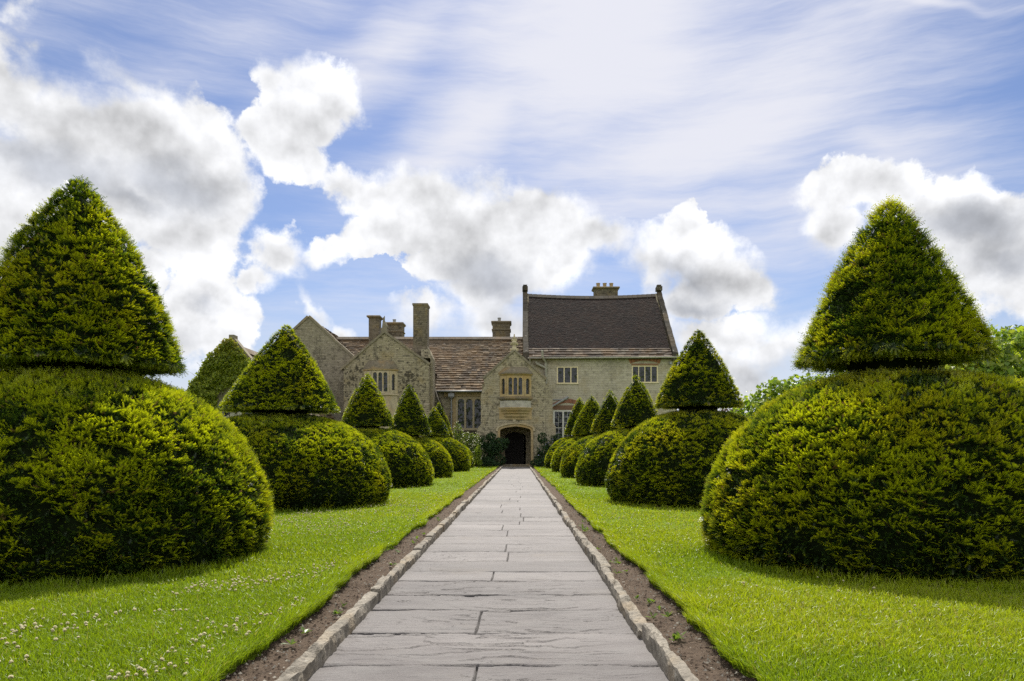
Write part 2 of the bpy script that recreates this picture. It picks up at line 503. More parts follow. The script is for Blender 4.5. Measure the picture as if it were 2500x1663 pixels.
MAT = {}
MAT['yew'] = leaf_mat('yew_needles', .40, .38, .5)
MAT['leaf'] = leaf_mat('broad_leaves', .42, .38, .45)
MAT['dull_leaf'] = leaf_mat('dark_leaves', .22, .5, .25)
MAT['grass'] = leaf_mat('grass_blades', .45, .42, .35, 1.45, (1.05, 1.0, .5))
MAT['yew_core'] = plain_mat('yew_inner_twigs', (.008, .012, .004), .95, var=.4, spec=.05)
MAT['bark'] = plain_mat('bark', (.07, .05, .035), .9, var=.4, scale=9, bmp=.5)
MAT['wall'] = wall_mat('rubble_wall', (.48, .415, .275), (.74, .655, .465), .11, .36, .012, .66, .34, .55)
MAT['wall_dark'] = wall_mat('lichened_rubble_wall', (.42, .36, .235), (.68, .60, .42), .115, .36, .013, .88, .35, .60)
MAT['wall_grey'] = wall_mat('grey_rubble_wall', (.37, .325, .24), (.60, .535, .405), .10, .34, .013, .62, .12, .40)
MAT['wall_pale'] = wall_mat('pale_coursed_wall', (.60, .54, .415), (.78, .715, .565), .16, .5, .010, .34, .22, .5, .4)
MAT['wall_stack'] = wall_mat('weathered_chimney_stone', (.19, .155, .11), (.36, .31, .225), .12, .34, .013, .7, .35, .45)
MAT['wall_shadowy'] = wall_mat('shade_dark_rubble_wall', (.09, .08, .06), (.17, .15, .115), .11, .36, .012, .5, .1, .2)  # base colour darkened to stand for shade on the flank beside the hall
MAT['ham'] = stone_mat('golden_dressed_stone', (.46, .355, .19), dark=.30, ochre=.5)
MAT['ham_pale'] = stone_mat('pale_dressed_stone', (.50, .43, .285), dark=.30, ochre=.35)
MAT['plaster'] = stone_mat('limewashed_stone', (.46, .44, .37), dark=.25, ochre=.12)
MAT['coping'] = stone_mat('lichened_coping', (.25, .22, .16), dark=.6, ochre=.15, lichen=.5)
MAT['coping_dark'] = stone_mat('dark_lichened_coping', (.072, .063, .05), dark=.7, ochre=.1, lichen=.6, scale=3)
MAT['mould'] = stone_mat('weathered_ledge', (.20, .17, .12), dark=.6, ochre=.3, lichen=.6, scale=5)
MAT['slate'] = slate_mat('stone_slates', .45, .55, .35)
MAT['tile'] = slate_mat('clay_tiles', .45, .18, .03, .3, .95)
MAT['brick'] = slate_mat('red_brick', .25, .2, .1, .3)
MAT['lead'] = plain_mat('lead_grey_paint', (.27, .28, .28), .5, .0, .4, .2)
MAT['pipe'] = plain_mat('stone_grey_paint', (.30, .29, .235), .55, .0, .4, .2)
MAT['cream'] = plain_mat('cream_paint', (.66, .57, .36), .5, var=.1)
MAT['white'] = plain_mat('white_paint', (.62, .61, .56), .45, var=.1)
MAT['door'] = plain_mat('old_oak', (.022, .017, .014), .7, var=.4, scale=4, bmp=.4)
MAT['came'] = plain_mat('lead_cames', (.05, .05, .052), .6, var=.2)
MAT['glass'] = glass_mat()
MAT['pot'] = stone_mat('buff_clay_pot', (.40, .30, .17), dark=.3, ochre=.2)
MAT['flower'] = leaf_mat('clover_petals', .25, .6, .2, 1.0, (1, .98, .9))

# ------------------------------------------------------------------ ground, lawn, path
rng = np.random.default_rng(7)
PL, PR = -.934, .662                                   # path edges
PATH_END = 45.2

def edge_left(y):
    y = np.asarray(y, float)
    return -1.285 - .05 * (fbm(y * .55, 3.1, octv=3, seed=3) - .5) * 2 - .085 * (fbm(y * 3.1, 7.7, octv=3, seed=5) - .5) * 2 + .05 * np.clip((y - 18) / 20, 0, 1)
def edge_right(y):
    y = np.asarray(y, float)
    return 1.00 + .05 * (fbm(y * .5, 13.1, octv=3, seed=13) - .5) * 2 + .09 * (fbm(y * 2.9, 17.7, octv=3, seed=15) - .5) * 2 - .06 * np.clip((y - 18) / 20, 0, 1)

m, g = material('far_turf')
n = g.noise(objco(g), .8, 8.0, .65)
out(g, g.node('ShaderNodeBsdfPrincipled', {'Base Color': g.mix(n, (.08, .125, .010), (.14, .195, .014)), 'Roughness': .95, 'Specular IOR Level': .1}).outputs[0])
MAT['turf_far'] = m
m, g = material('lawn_turf')
n = g.noise(objco(g), 2.0, 9.0, .7)
n2 = g.noise(objco(g), 60.0, 4.0, .7)
out(g, g.node('ShaderNodeBsdfPrincipled', {'Base Color': g.mix(n, (.085, .135, .008), (.15, .21, .011)), 'Roughness': .95, 'Specular IOR Level': .1, 'Normal': bump(g, n2, .8, .02)}).outputs[0])
MAT['turf'] = m
m, g = material('bed_soil')
o = objco(g)
n1, n2, n3 = g.noise(o, 3.0, 6.0, .6), g.noise(o, 40.0, 6.0, .7), g.noise(o, 140.0, 3.0, .7)
c = g.mix(n1, (.085, .060, .043), (.15, .112, .082))
c = g.mix(g.ss(n2, .45, .7), c, (.055, .04, .03))
c = g.mix(g.ss(n3, .64, .72), c, (.34, .30, .25))
out(g, g.node('ShaderNodeBsdfPrincipled', {'Base Color': c, 'Roughness': .95, 'Specular IOR Level': .12, 'Normal': bump(g, g.math('MULTIPLY_ADD', n3, .4, n2), 1.0, .02)}).outputs[0])
MAT['soil'] = m

mb = MB()
mb.add([(-700, -300, -.06), (700, -300, -.06), (700, 1600, -.06), (-700, 1600, -.06)], [(0, 1, 2, 3)])
tag(mb.build('ground', MAT['turf_far']), kind='structure')

def strip(name, xa, xb, z, y, mats, lip=None):
    """a sheet between two curves, with a turned-down lip along the first"""
    cols = [xa] + [xa + (xb - xa) * t for t in np.linspace(.02, 1, 14) ** 1.6]
    X = np.stack(cols, 1)
    Y = np.repeat(y[:, None], X.shape[1], 1)
    Z = z + .012 * (fbm(X * 1.3, Y * 1.3, octv=3, seed=31) - .5)
    if lip is not None:
        Z[:, 0] = lip
    return grid_mesh(name, X, Y, Z, mats)
ys = np.concatenate([np.arange(-2.0, 14, .05), np.arange(14, 60, .16)])
lawn = strip('lawn', edge_left(ys), np.full_like(ys, -34.0), .022, ys, MAT['turf'], -.03)
tag(lawn, kind='structure')
lawn2 = strip('lawn', edge_right(ys), np.full_like(ys, 34.0), .022, ys, MAT['turf'], -.03)
tag(lawn2, kind='structure')

def bed(xa, xb):
    yb = np.concatenate([np.arange(1.5, 9, .02), np.arange(9, PATH_END, .08)])
    X = np.stack([np.full_like(yb, xa) + (xb - xa) * t for t in np.linspace(0, 1, 26)], 1)
    Y = np.repeat(yb[:, None], 26, 1)
    Z = -.012 + .030 * (fbm(X * 9, Y * 9, octv=4, seed=41) - .5) + .022 * (fbm(X * 34, Y * 34, octv=2, seed=43) - .4)
    return tag(grid_mesh('soil_bed', X, Y, Z, MAT['soil']), kind='structure')
bed(-1.0, -1.42)
bed(.73, 1.16)

# riven flagstones: a height field with cleft steps and open joints
m, g = material('riven_flagstone')
o = objco(g)
x, y, z = g.sep(o)
so = g.xyz(g.math('MULTIPLY', x, .35), y, z)
n1, n2, n3, n4 = g.noise(so, 1.6, 7.0, .6), g.noise(so, 9.0, 8.0, .68), g.noise(o, 60.0, 6.0, .7), g.noise(o, 260.0, 3.0, .6)
c = g.mix(g.ss(n1, .3, .7), (.110, .100, .100), (.175, .161, .159))
c = g.mix(g.math('MULTIPLY', g.ss(n2, .42, .68), .5), c, (.17, .163, .16))
c = g.mix(g.math('MULTIPLY', g.ss(n3, .52, .7), .35), c, (.065, .062, .065))
c = g.mix(g.math('MULTIPLY', g.ss(n4, .62, .72), .35), c, (.26, .25, .245))
c = g.mix(g.math('MULTIPLY', g.ss(g.noise(o, 1.1, 6.0, .65), .55, .75), .4), c, (.18, .155, .125))
jt = g.node('ShaderNodeAttribute', attribute_name='col').outputs[0]
c = g.mix(1.0, c, jt, 'MULTIPLY')
h = g.math('MULTIPLY_ADD', n3, .35, g.math('MULTIPLY_ADD', n4, .12, n2))
out(g, g.node('ShaderNodeBsdfPrincipled', {'Base Color': c, 'Roughness': .72, 'Specular IOR Level': .35, 'Normal': bump(g, h, .9, .02)}).outputs[0])
MAT['flag'] = m

def build_path():
    yy = np.concatenate([np.arange(2.6, 6.5, .007), np.arange(6.5, 12, .02), np.arange(12, 22, .05), np.arange(22, PATH_END + .01, .1)])
    xx = np.linspace(PL - .03, PR + .03, 330)
    X, Y = np.meshgrid(xx, yy)
    r = np.random.default_rng(21)
    # course boundaries and the joint inside each course
    b, joints = [2.0], []
    fixed = [2.62, 3.46, 4.06, 4.66, 5.15, 5.68, 6.12, 6.70, 7.32, 7.95]
    b += fixed
    while b[-1] < PATH_END: b.append(b[-1] + r.uniform(.46, .78))
    b = np.array(b)
    jx = r.uniform(-.32, .12, len(b)) 
    preset = {3.46: None, 4.06: -.235, 4.66: None, 5.15: None, 5.68: -.205, 6.12: None, 6.70: -.10, 7.32: -.13, 2.62: -.2}
    has = r.random(len(b)) < .62
    for k, y0 in enumerate(b):
        for q, v in preset.items():
            if abs(q - y0) < 1e-6:
                has[k] = v is not None
                if v is not None: jx[k] = v
    wob = .034 * (fbm(X * 2.2, np.zeros_like(X), octv=5, seed=51) - .5)
    Yb = Y + wob + .036 * (fbm(X * 5 + 9, Y * 1.0, octv=4, seed=52) - .5)
    k = np.clip(np.searchsorted(b, Yb) - 1, 0, len(b) - 2)
    d0 = np.minimum(Yb - b[k], b[k + 1] - Yb)
    open_ = np.clip(fbm(X * 2.0, k * 7.3, octv=3, seed=57) * 2.2 - .62, 0.0, 1)       # joints open and close along their length
    w = .004 + .011 * open_
    # lift and lean of every slab
    slab = k * 2 + ((X > jx[k]) & has[k])
    lift = (_hash(slab, slab * 0, slab * 0, 5) - .5) * .006 + (X * (_hash(slab, slab * 0 + 1, slab * 0, 6) - .5)) * .004
    Z = lift.copy()
    # cleft layers, drawn out across the path
    n = fbm(X * .85 + 3, Y * 3.2, octv=5, seed=61, gain=.55) + .06 * fbm(X * 7, Y * 22, octv=3, seed=63)
    lev = n * 9 + _hash(slab, slab * 0 + 4, slab * 0, 8) * 7
    t = lev - np.floor(lev)
    sharp = np.clip((t - .93) / .07, 0, 1)
    relief = np.clip(fbm(X * 1.3 + 5, Y * 1.9, octv=3, seed=62) * 3.4 - 1.15, .12, 1.25)
    Z += ((np.floor(lev) + sharp) - lev) * .0085 * relief
    # hairline splits running across the grain
    cn = fbm(X * 1.1 + 31, Y * 3.6, octv=6, seed=67, gain=.55)
    split = np.clip(1 - np.abs(cn - .5) / .0045, 0, 1) * np.clip(fbm(X * 1.7, Y * 2.3, octv=2, seed=68) * 6 - 3.3, 0, 1)
    Z -= split * .012
    Z += .006 * (fbm(X * 3, Y * 7, octv=5, seed=65) - .5)
    joint = np.clip(1 - d0 / w, 0, 1) ** .5 * (.25 + .75 * open_)
    jj = np.clip(1 - np.abs(X - jx[k] - .01 * (Yb - b[k])) / .0058, 0, 1) ** .5 * has[k]
    joint = np.maximum(joint, jj)
    chip = np.clip(1 - d0 / (.014 + .050 * fbm(X * 6, k * 3.7, octv=4, seed=71)), 0, 1) * np.clip(fbm(X * 3.1, k * 5.1, octv=3, seed=73) * 3 - 1.15, 0, 1)
    Z -= joint * .028 + chip * .014
    o = grid_mesh('path', X, Y, Z, MAT['flag'])
    c = (1 - .85 * joint) * (1 - .65 * split) * (1 - .40 * sharp * relief) * (1 - .35 * chip) * (.84 + .30 * _hash(slab, slab * 0 + 2, slab * 0, 9))                                           # soil and moss lodged in the joints
    cc = np.stack([c, c * .99, c * .97, np.ones_like(c)], -1).astype(np.float32)
    o.data.attributes['col'].data.foreach_set('color', cc.ravel())
    tag(o, kind='structure')
build_path()

# kerbs of roughly squared stones
def kerb(x_in, side, seed):
    r = np.random.default_rng(seed)
    mb = MB()
    y = 1.6
    base = np.array([(0, -.08), (.0, .04), (.001, .074), (.006, .083), (.025, .087), (.046, .087), (.062, .084), (.069, .072), (.071, .03), (.072, -.06)])
    lean = 0.0
    while y < PATH_END - .4:
        L = r.uniform(.45, 1.25)
        step = .025 if y < 10 else .09
        n = max(3, int(L / step))
        dz, dx, wd = r.uniform(-.022, .014), r.uniform(-.012, .010), r.uniform(.85, 1.18)
        tilt = r.uniform(-.02, .02)
        rings = []
        for i in range(n + 1):
            t = i / n
            yy = y + (L - .008) * t
            e = 1 - .07 * max(0, 1 - min(t, 1 - t) * L / .03)
            ring = []
            for j, (px, pz) in enumerate(base):
                nz = float(fbm(yy * 14, j * .9 + seed, octv=3, seed=seed)) - .5
                nx = float(fbm(yy * 11, j * 1.3 + seed + 40, octv=3, seed=seed + 1)) - .5
                chip = min(0, float(fbm(yy * 5, j * .5 + 9, octv=2, seed=seed + 2)) - .40) * .10 if pz > .05 else 0
                z = pz * (e if pz > 0 else 1) + (dz + tilt * (t - .5) + nz * .022 + chip * 1.6) * (1 if pz > 0 else 0)
                ring.append((x_in + side * (px * wd + dx + nx * .020), yy, z))
            if side < 0: ring.reverse()
            rings.append(ring)
        mb.loft(rings)
        y += L
    return tag(mb.build('kerb', MAT['kerb'], smooth=False), kind='structure')
MAT['kerb'] = stone_mat('kerb_stone', (.29, .26, .215), var=.5, dark=.7, ochre=.18, scale=11, bmp=1.0, lichen=.45)
kerb(PL + .015, -1, 3)
kerb(PR - .015, 1, 9)

# ------------------------------------------------------------------ clipped yews
def profile_dome(H, Rr):
    """radius and height along a clipped dome, from the ground up"""
    t = np.linspace(0, 1, 60)
    a = t * math.pi / 2
    r = Rr * np.cos(a) ** .80
    z = H * np.sin(a) ** .88
    r = r * (1 - .07 * np.clip(1 - z / (H * .22), 0, 1) ** 1.5)
    return r, z
def profile_cone(z0, z1, Rr, belly=.10, tip=.22):
    t = np.linspace(0, 1, 60)
    r = Rr * ((1 - t) + belly * np.sin(math.pi * t) * (1 - .35 * t))
    r = np.maximum(r, 0) * (1 - tip) + Rr * tip * np.sqrt(np.clip(1 - t, 0, 1))
    z = z0 + (z1 - z0) * t
    # rounded underside
    rr = np.concatenate([np.linspace(.12, 1, 14) * r[0] * .98, r])
    zz = np.concatenate([z0 + .13 * (1 - np.linspace(.12, 1, 14)) ** .6 * (Rr / .8) * 0 + .06 - .06 * np.linspace(.12, 1, 14), z])
    return rr, zz

class Surface:
    def __init__(s, r, z, cx, cy, seed, lump=.05, lean=(0, 0), ell=1.0, outw=1.0):
        s.outw = outw
        s.r, s.z, s.cx, s.cy, s.seed, s.lump, s.lean, s.ell = r, z, cx, cy, seed, lump, lean, ell
        ds = np.hypot(np.diff(r), np.diff(z))
        s.s = np.concatenate([[0], np.cumsum(ds)])
        s.w = (r[:-1] + r[1:]) / 2 * ds
        s.area = 2 * math.pi * s.w.sum()
    def at(s, t, a):
        r, z = np.interp(t, s.s, s.r), np.interp(t, s.s, s.z)
        zt = (z - s.z.min()) / max(1e-6, s.z.max() - s.z.min())
        x, y = np.cos(a), np.sin(a)
        k = s.lump * 2 * (fbm(x * 2.2 + s.seed, y * 2.2, z * 1.9, octv=4, seed=s.seed) - .5)
        rr = r * (1 + k * .5) + k * .5
        rr = np.maximum(rr, 0)
        x = x * np.where(x * s.cx > 0, s.outw, 1.0)
        return np.stack([s.cx + rr * x + s.lean[0] * zt, s.cy + rr * y * s.ell + s.lean[1] * zt, z + 0 * x], -1)
    def sample(s, n, r, facing=None):
        i = r.choice(len(s.w), n, p=s.w / s.w.sum())
        t = s.s[i] + r.random(n) * (s.s[i + 1] - s.s[i])
        a = r.random(n) * 2 * math.pi
        return s.frame(t, a)
    def frame(s, t, a):
        e = .01
        p = s.at(t, a)
        tt = s.at(np.minimum(t + e, s.s[-1]), a) - s.at(np.maximum(t - e, 0), a)
        aa = s.at(t, a + e) - s.at(t, a - e)
        nrm = unit(np.cross(aa, tt))
        return p, nrm
    def core(s, inset=.06, nt=36, na=56):
        t = np.linspace(0, s.s[-1], nt)
        a = np.linspace(0, 2 * math.pi, na, endpoint=False)
        T, A = np.meshgrid(t, a, indexing='ij')
        p = s.at(T.ravel(), A.ravel()).reshape(nt, na, 3)
        c = np.stack([np.full(nt, s.cx), np.full(nt, s.cy)], -1)[:, None]
        d = p[..., :2] - c
        L = np.maximum(np.linalg.norm(d, axis=-1, keepdims=True), 1e-6)
        p[..., :2] = c + d * np.maximum(L - inset, .01) / L
        zc = s.z.mean()
        p[..., 2] = np.where(p[..., 2] > zc, p[..., 2] - inset * .8 * np.clip((p[..., 2] - zc) / (s.z.max() - zc), 0, 1), p[..., 2])
        V = p.reshape(-1, 3)
        i = np.arange(nt - 1)[:, None] * na
        j = np.arange(na)[None]
        j2 = (j + 1) % na
        F = np.stack([i + j, i + j2, i + na + j2, i + na + j], -1).reshape(-1, 4)
        return V, F

def sprigs(p, nrm, r, L0, m, nl, nw, gold, dirt=.3, up=.35, jitter=.55, pos=None, young=None, scale=None, fan=None, sink=.62):
    """flat two-ranked yew shoots: returns triangle vertices and colours"""
    n = len(p)
    D = unit(nrm + np.array([0, 0, up]) + r.normal(0, jitter, (n, 3)))
    ref = np.array([0, 0, 1.0]) + r.normal(0, .35, (n, 3))
    S = unit(np.cross(D, ref))
    if fan is not None:
        D, S = fan
    U = np.cross(S, D)
    L = L0 * r.uniform(.7, 1.25, n) * (1 if scale is None else scale)
    base = p - nrm * (L * sink)[:, None]
    k = np.arange(2 * m)
    t = ((k // 2) + .6) / m
    sgn = np.where(k % 2 == 0, 1.0, -1.0)
    # (n, 2m, 3)
    tt = t[None, :] * np.ones((n, 1))
    bend = (tt ** 2)[..., None] * U[:, None] * (r.uniform(-.25, .12, n) * L)[:, None, None]
    q = base[:, None] + D[:, None] * (tt * L[:, None])[..., None] + bend
    fwd = .55 + .5 * tt
    nd = unit(S[:, None] * sgn[None, :, None] + D[:, None] * fwd[..., None] + U[:, None] * r.uniform(-.1, .35, (n, 2 * m))[..., None])
    ln = nl * (1.05 - .45 * tt) * r.uniform(.75, 1.25, (n, 2 * m))
    b0 = q - D[:, None] * (nw / 2)
    b1 = q + D[:, None] * (nw / 2)
    tip = q + nd * ln[..., None]
    V = np.stack([b0, b1, tip], 2).reshape(-1, 3)
    # colours: old needles dark, this year's shoots yellow green, some bronze
    pn = p if pos is None else pos
    cl = fbm(pn[:, 0] * 2.4, pn[:, 1] * 2.4, pn[:, 2] * 2.4, octv=4, seed=91)
    young = np.clip((cl - .5) * 2.4 + gold + (r.normal(0, .2, n) if young is None else young + r.normal(0, .1, n)), 0, 1)
    br = np.clip((fbm(pn[:, 0] * 1.7 + 5, pn[:, 1] * 1.7, pn[:, 2] * 1.7, octv=3, seed=97) - .5) * 3 + dirt - .28 + r.normal(0, .3, n), 0, 1)
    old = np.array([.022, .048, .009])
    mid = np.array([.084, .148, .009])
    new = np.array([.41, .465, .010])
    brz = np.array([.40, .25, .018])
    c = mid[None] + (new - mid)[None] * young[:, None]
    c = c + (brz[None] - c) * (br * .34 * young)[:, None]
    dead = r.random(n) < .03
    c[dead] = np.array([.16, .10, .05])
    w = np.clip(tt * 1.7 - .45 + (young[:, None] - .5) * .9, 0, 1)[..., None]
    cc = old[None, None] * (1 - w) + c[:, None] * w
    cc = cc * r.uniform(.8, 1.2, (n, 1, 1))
    C = np.repeat(cc[:, :, None, :], 3, 2).reshape(-1, 3)
    return V, C

def yew(cx, cy, H, Rd, z0, z1, Rc, seed, q, gold, dirt, label, lean=(0, 0), ell=1.0, apex=(0, 0), belly=.10, cone_gold=None, outw=1.0, shag=1.0):
    """q: detail (sprigs per m2, sprig length, needle pairs, needle length, needle width)"""
    root = empty('clipped_yew', (cx, cy, 0), label, 'topiary', 'clipped yews lining the path')
    r = np.random.default_rng(seed)
    dens, L0, m, nl, nw = q
    cam_p = np.array([0, 0, 1.0])
    for part, (rr, zz), le, gd in (('dome', profile_dome(H, Rd), lean, gold), ('cone', profile_cone(z0 + .035, z1, Rc, belly, .32 if seed in (11, 12) else .24), apex, gold if cone_gold is None else cone_gold)):
        s = Surface(rr, zz, cx, cy, seed, .055 if part == 'dome' else .04, le, ell if part == 'dome' else 1.0, outw if part == 'dome' else 1.0)
        def on_view(p, nrm, r):
            # fewer shoots where the plant turns its back on the path's near end
            f = np.einsum('ij,ij->i', unit(cam_p - p), nrm)
            return (r.random(len(p)) < np.where(f > -.28, 1.0, .33)) & (p[:, 2] > .0)
        # a close dark layer of old growth
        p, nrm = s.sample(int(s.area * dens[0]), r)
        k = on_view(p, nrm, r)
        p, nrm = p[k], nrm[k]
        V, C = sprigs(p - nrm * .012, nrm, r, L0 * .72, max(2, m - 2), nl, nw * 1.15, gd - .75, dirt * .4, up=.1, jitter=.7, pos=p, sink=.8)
        # tufts of this year's shoots standing proud of it
        p, nrm = s.sample(int(s.area * dens[1]), r)
        k = on_view(p, nrm, r) & (fbm(p[:, 0] * 3.1, p[:, 1] * 3.1, p[:, 2] * 3.1, octv=3, seed=seed + 40) > .30 + .10 * r.random(len(p)))
        p, nrm = p[k], nrm[k]
        if seed == 11:                                     # a hollow where a shoot died back
            k = np.linalg.norm(p - np.array(P(372, 1208, 5.15)), axis=1) > .13
            p, nrm = p[k], nrm[k]
        nc, per = len(p), dens[2]
        tuft_y = np.repeat(r.normal(.16, .30, nc), per)
        tuft_s = np.repeat(r.uniform(.45, 1.35, nc) * np.where(r.random(nc) < .03, 1.3, 1), per)
        # each tuft is a flat fan of shoots sharing one plane
        Dm = unit(nrm + np.array([0, 0, .60 if part == 'dome' else .30]) + r.normal(0, .24, (nc, 3)))
        Sm = unit(np.cross(Dm, np.array([0, 0, 1.0]) + nrm * .25 + r.normal(0, .30, (nc, 3))))
        th = (np.linspace(-.95, .95, per)[None, :] + r.normal(0, .10, (nc, per))).ravel()
        De, Se = np.repeat(Dm, per, 0), np.repeat(Sm, per, 0)
        Df = De * np.cos(th)[:, None] + Se * np.sin(th)[:, None]
        Sf = Se * np.cos(th)[:, None] - De * np.sin(th)[:, None]
        Df = unit(Df + r.normal(0, .07, Df.shape))
        Sf = unit(Sf - Df * np.einsum('ij,ij->i', Df, Sf)[:, None])
        tuft_s = tuft_s * (1 - .22 * np.abs(th))
        pp, nn = np.repeat(p, per, 0), np.repeat(nrm, per, 0)
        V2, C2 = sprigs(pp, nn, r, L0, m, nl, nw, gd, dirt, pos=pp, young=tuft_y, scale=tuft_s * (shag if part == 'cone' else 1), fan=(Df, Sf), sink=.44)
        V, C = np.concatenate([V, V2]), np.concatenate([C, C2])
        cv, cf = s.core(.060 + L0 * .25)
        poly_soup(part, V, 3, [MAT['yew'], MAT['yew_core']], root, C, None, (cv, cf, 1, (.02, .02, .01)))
    mb = MB()  # wide dark neck added under the cone to stop light showing through the gap
    mb.lathe([(Rc * .62, H - .35), (Rc * .50, H - .05), (Rc * .44, H + .02), (Rc * .48, z0 + .06), (Rc * .55, z0 + .25)], cx, cy, 20)
    mb.build('trunk', MAT['yew_core'], root)
    return root

Q1 = ((1700, 430, 6), .086, 7, .020, .0082)
Q2 = ((1400, 430, 5), .068, 5, .021, .0095)
Q3 = ((1000, 360, 5), .068, 4, .023, .0115)
Q4 = ((800, 320, 4), .070, 3, .028, .0150)
YEWS = [
 # cx, cy, H, Rd, z0, z1, Rc, seed, q, gold, dirt, label
 (-4.02, 6.72, 1.70, 1.70, 1.73, 3.46, .90, 11, Q1, .62, .25, 'nearest left clipped yew, tall green cone on golden dome at photo edge'),
 (3.45, 6.83, 1.70, 1.70, 1.79, 3.32, .83, 12, Q1, .62, .60, 'nearest right clipped yew, shaggy cone over bronze tipped dome at photo edge'),
 (-4.38, 13.60, 1.66, 2.06, 1.70, 3.30, 1.07, 13, Q2, .45, .25, 'second yew on left, broad pyramid cone in front of tall stone gable'),
 (3.40, 13.98, 1.74, 1.74, 1.80, 3.28, .80, 14, Q2, .42, .65, 'second yew on right, bronze green dome with detached cone beside roofed wing'),
 (-4.22, 20.7, 1.62, 1.86, 1.66, 3.16, .74, 15, Q3, .50, .3, 'third yew on left, cone in front of bay window of gabled wing'),
 (3.38, 21.2, 1.62, 1.78, 1.66, 3.18, .72, 16, Q3, .50, .3, 'third yew on right, cone directly below brick arched upper window'),
 (-4.0, 27.2, 1.50, 1.62, 1.55, 3.46, .80, 17, Q3, .50, .3, 'fourth yew on left, slim tall cone against wing with tall chimney'),
 (3.36, 27.1, 1.60, 1.84, 1.66, 3.22, .72, 18, Q3, .45, .5, 'fourth yew on right, brownish cone between two greener neighbours'),
 (-3.98, 35.0, 1.68, 1.76, 1.70, 3.04, .74, 19, Q4, .42, .4, 'fifth yew on left, small cone near hall downpipe'),
 (3.38, 34.1, 1.66, 1.90, 1.72, 3.56, .92, 20, Q4, .62, .2, 'fifth yew on right, bright green dome and tall narrow cone'),
 (-4.44, 41.5, 1.60, 2.0, 1.66, 3.70, .80, 21, Q4, .50, .3, 'farthest left yew, pointed cone in front of hall window and downpipe'),
 (3.38, 40.9, 1.80, 1.96, 1.86, 3.96, .86, 22, Q4, .52, .45, 'farthest right yew, next to porch shrub under white framed window'),
]
for a in YEWS:
    yew(*a, apex={13: (.12, 0), 11: (.03, 0), 12: (-.03, 0)}.get(a[7], (0, 0)), belly={12: .06, 11: .14, 13: .02}.get(a[7], .10), cone_gold={11: .42, 12: .50}.get(a[7]), outw={11: 1.2, 12: 1.3}.get(a[7], 1.0), shag={12: 1.25}.get(a[7], 1.0))

# ------------------------------------------------------------------ manor house
HX, HY = -.3, 46.0
house = empty('manor_house', (HX, HY, 0), 'rambling old stone manor house with gabled porch at end of path', 'house')
hr = random.Random(5)

def px_x(px, d): return (px - VPX) * d / F_PX
def px_z(py, d): return 1 + (VPY - py) * d / F_PX
def rect(x0, x1, z0, z1): return [(x0, z0), (x1, z0), (x1, z1), (x0, z1)]
def arch(x0, x1, z0, zs, zt, n=10, point=.0, k=.5):
    """opening with vertical jambs to zs and a depressed (or pointed) head up to zt"""
    c, h = (x0 + x1) / 2, (x1 - x0) / 2
    pts = [(x0, z0), (x1, z0), (x1, zs)]
    for i in range(1, n):
        a = math.pi * i / n
        x = math.cos(a)
        e = abs(math.sin(a)) ** k
        pts.append((c + h * x, zs + (zt - zs) * ((1 - point) * e + point * (1 - abs(x)))))
    pts.append((x0, zs))
    return pts
def vary(c, a=.25):
    k = 1 + hr.uniform(-a, a)
    w = hr.uniform(-.06, .06)
    return (max(.005, c[0] * k * (1 + w)), max(.005, c[1] * k), max(.005, c[2] * k * (1 - w)))

def courses(mb, O, U, V, Wd, Ln, c0, c1, w0, w1, th, palette, sag=0.0, vmin=0.0, skew=0.0):
    """stone slates or tiles: overlapping slabs laid in courses up a slope.  O: eaves corner, U along, V up the slope"""
    O, U, V = Vector(O), Vector(U).normalized(), Vector(V).normalized()
    N = U.cross(V).normalized()
    v = vmin
    k = 0
    while v < Ln:
        t = v / Ln
        c = c0 + (c1 - c0) * t
        u = -hr.uniform(0, w0)
        while u < Wd:
            w = hr.uniform(w0, w1) * (1 - .3 * t if w0 > .2 else 1)
            a, b = max(0, u), min(Wd, u + w - .006)
            if b - a > .03:
                dv = hr.uniform(-.02, .02) * c / .2
                hh = th * hr.uniform(.8, 1.35)
                sg = -sag * math.sin(math.pi * (a + b) / 2 / Wd)
                base = O + U * a + V * (v + dv) + N * (th * 1.15) + Vector((0, 0, sg))
                top = O + U * a + V * min(v + c * 1.35, Ln) + Vector((0, 0, sg))
                du = U * (b - a)
                lift = N * hh
                r1 = N * hr.uniform(-.2, .2) * th
                col = vary(hr.choice(palette), .28)
                vs = [base + r1, base + du - r1, top + du, top, base + lift + r1, base + du + lift - r1, top + du + lift * .5, top + lift * .5]
                mb.add([tuple(q) for q in vs], [(0,1,2,3),(7,6,5,4),(4,5,1,0),(5,6,2,1),(6,7,3,2),(7,4,0,3)][0:0] + [(3,2,1,0),(4,5,6,7),(0,1,5,4),(1,2,6,5),(2,3,7,6),(3,0,4,7)], col)
            u += w
        v += c
        k += 1

SL = [(.14, .098, .058), (.18, .13, .078), (.10, .07, .045), (.215, .165, .11), (.12, .085, .052), (.09, .065, .043)]
TL = [(.014, .0080, .0078), (.018, .0098, .0090), (.010, .0066, .0068), (.022, .0118, .0100)]
EV = [(.068, .046, .031), (.088, .062, .042), (.05, .036, .026), (.14, .11, .08)]

def part(mb, name, mat, parent=None, **k):
    return mb.build(name, MAT[mat] if isinstance(mat, str) else [MAT[q] for q in mat], parent or house, **k)

def xform(x, y, ang_):
    return Matrix.Translation((x, y, 0)) @ Matrix.Rotation(ang_, 4, 'Z')

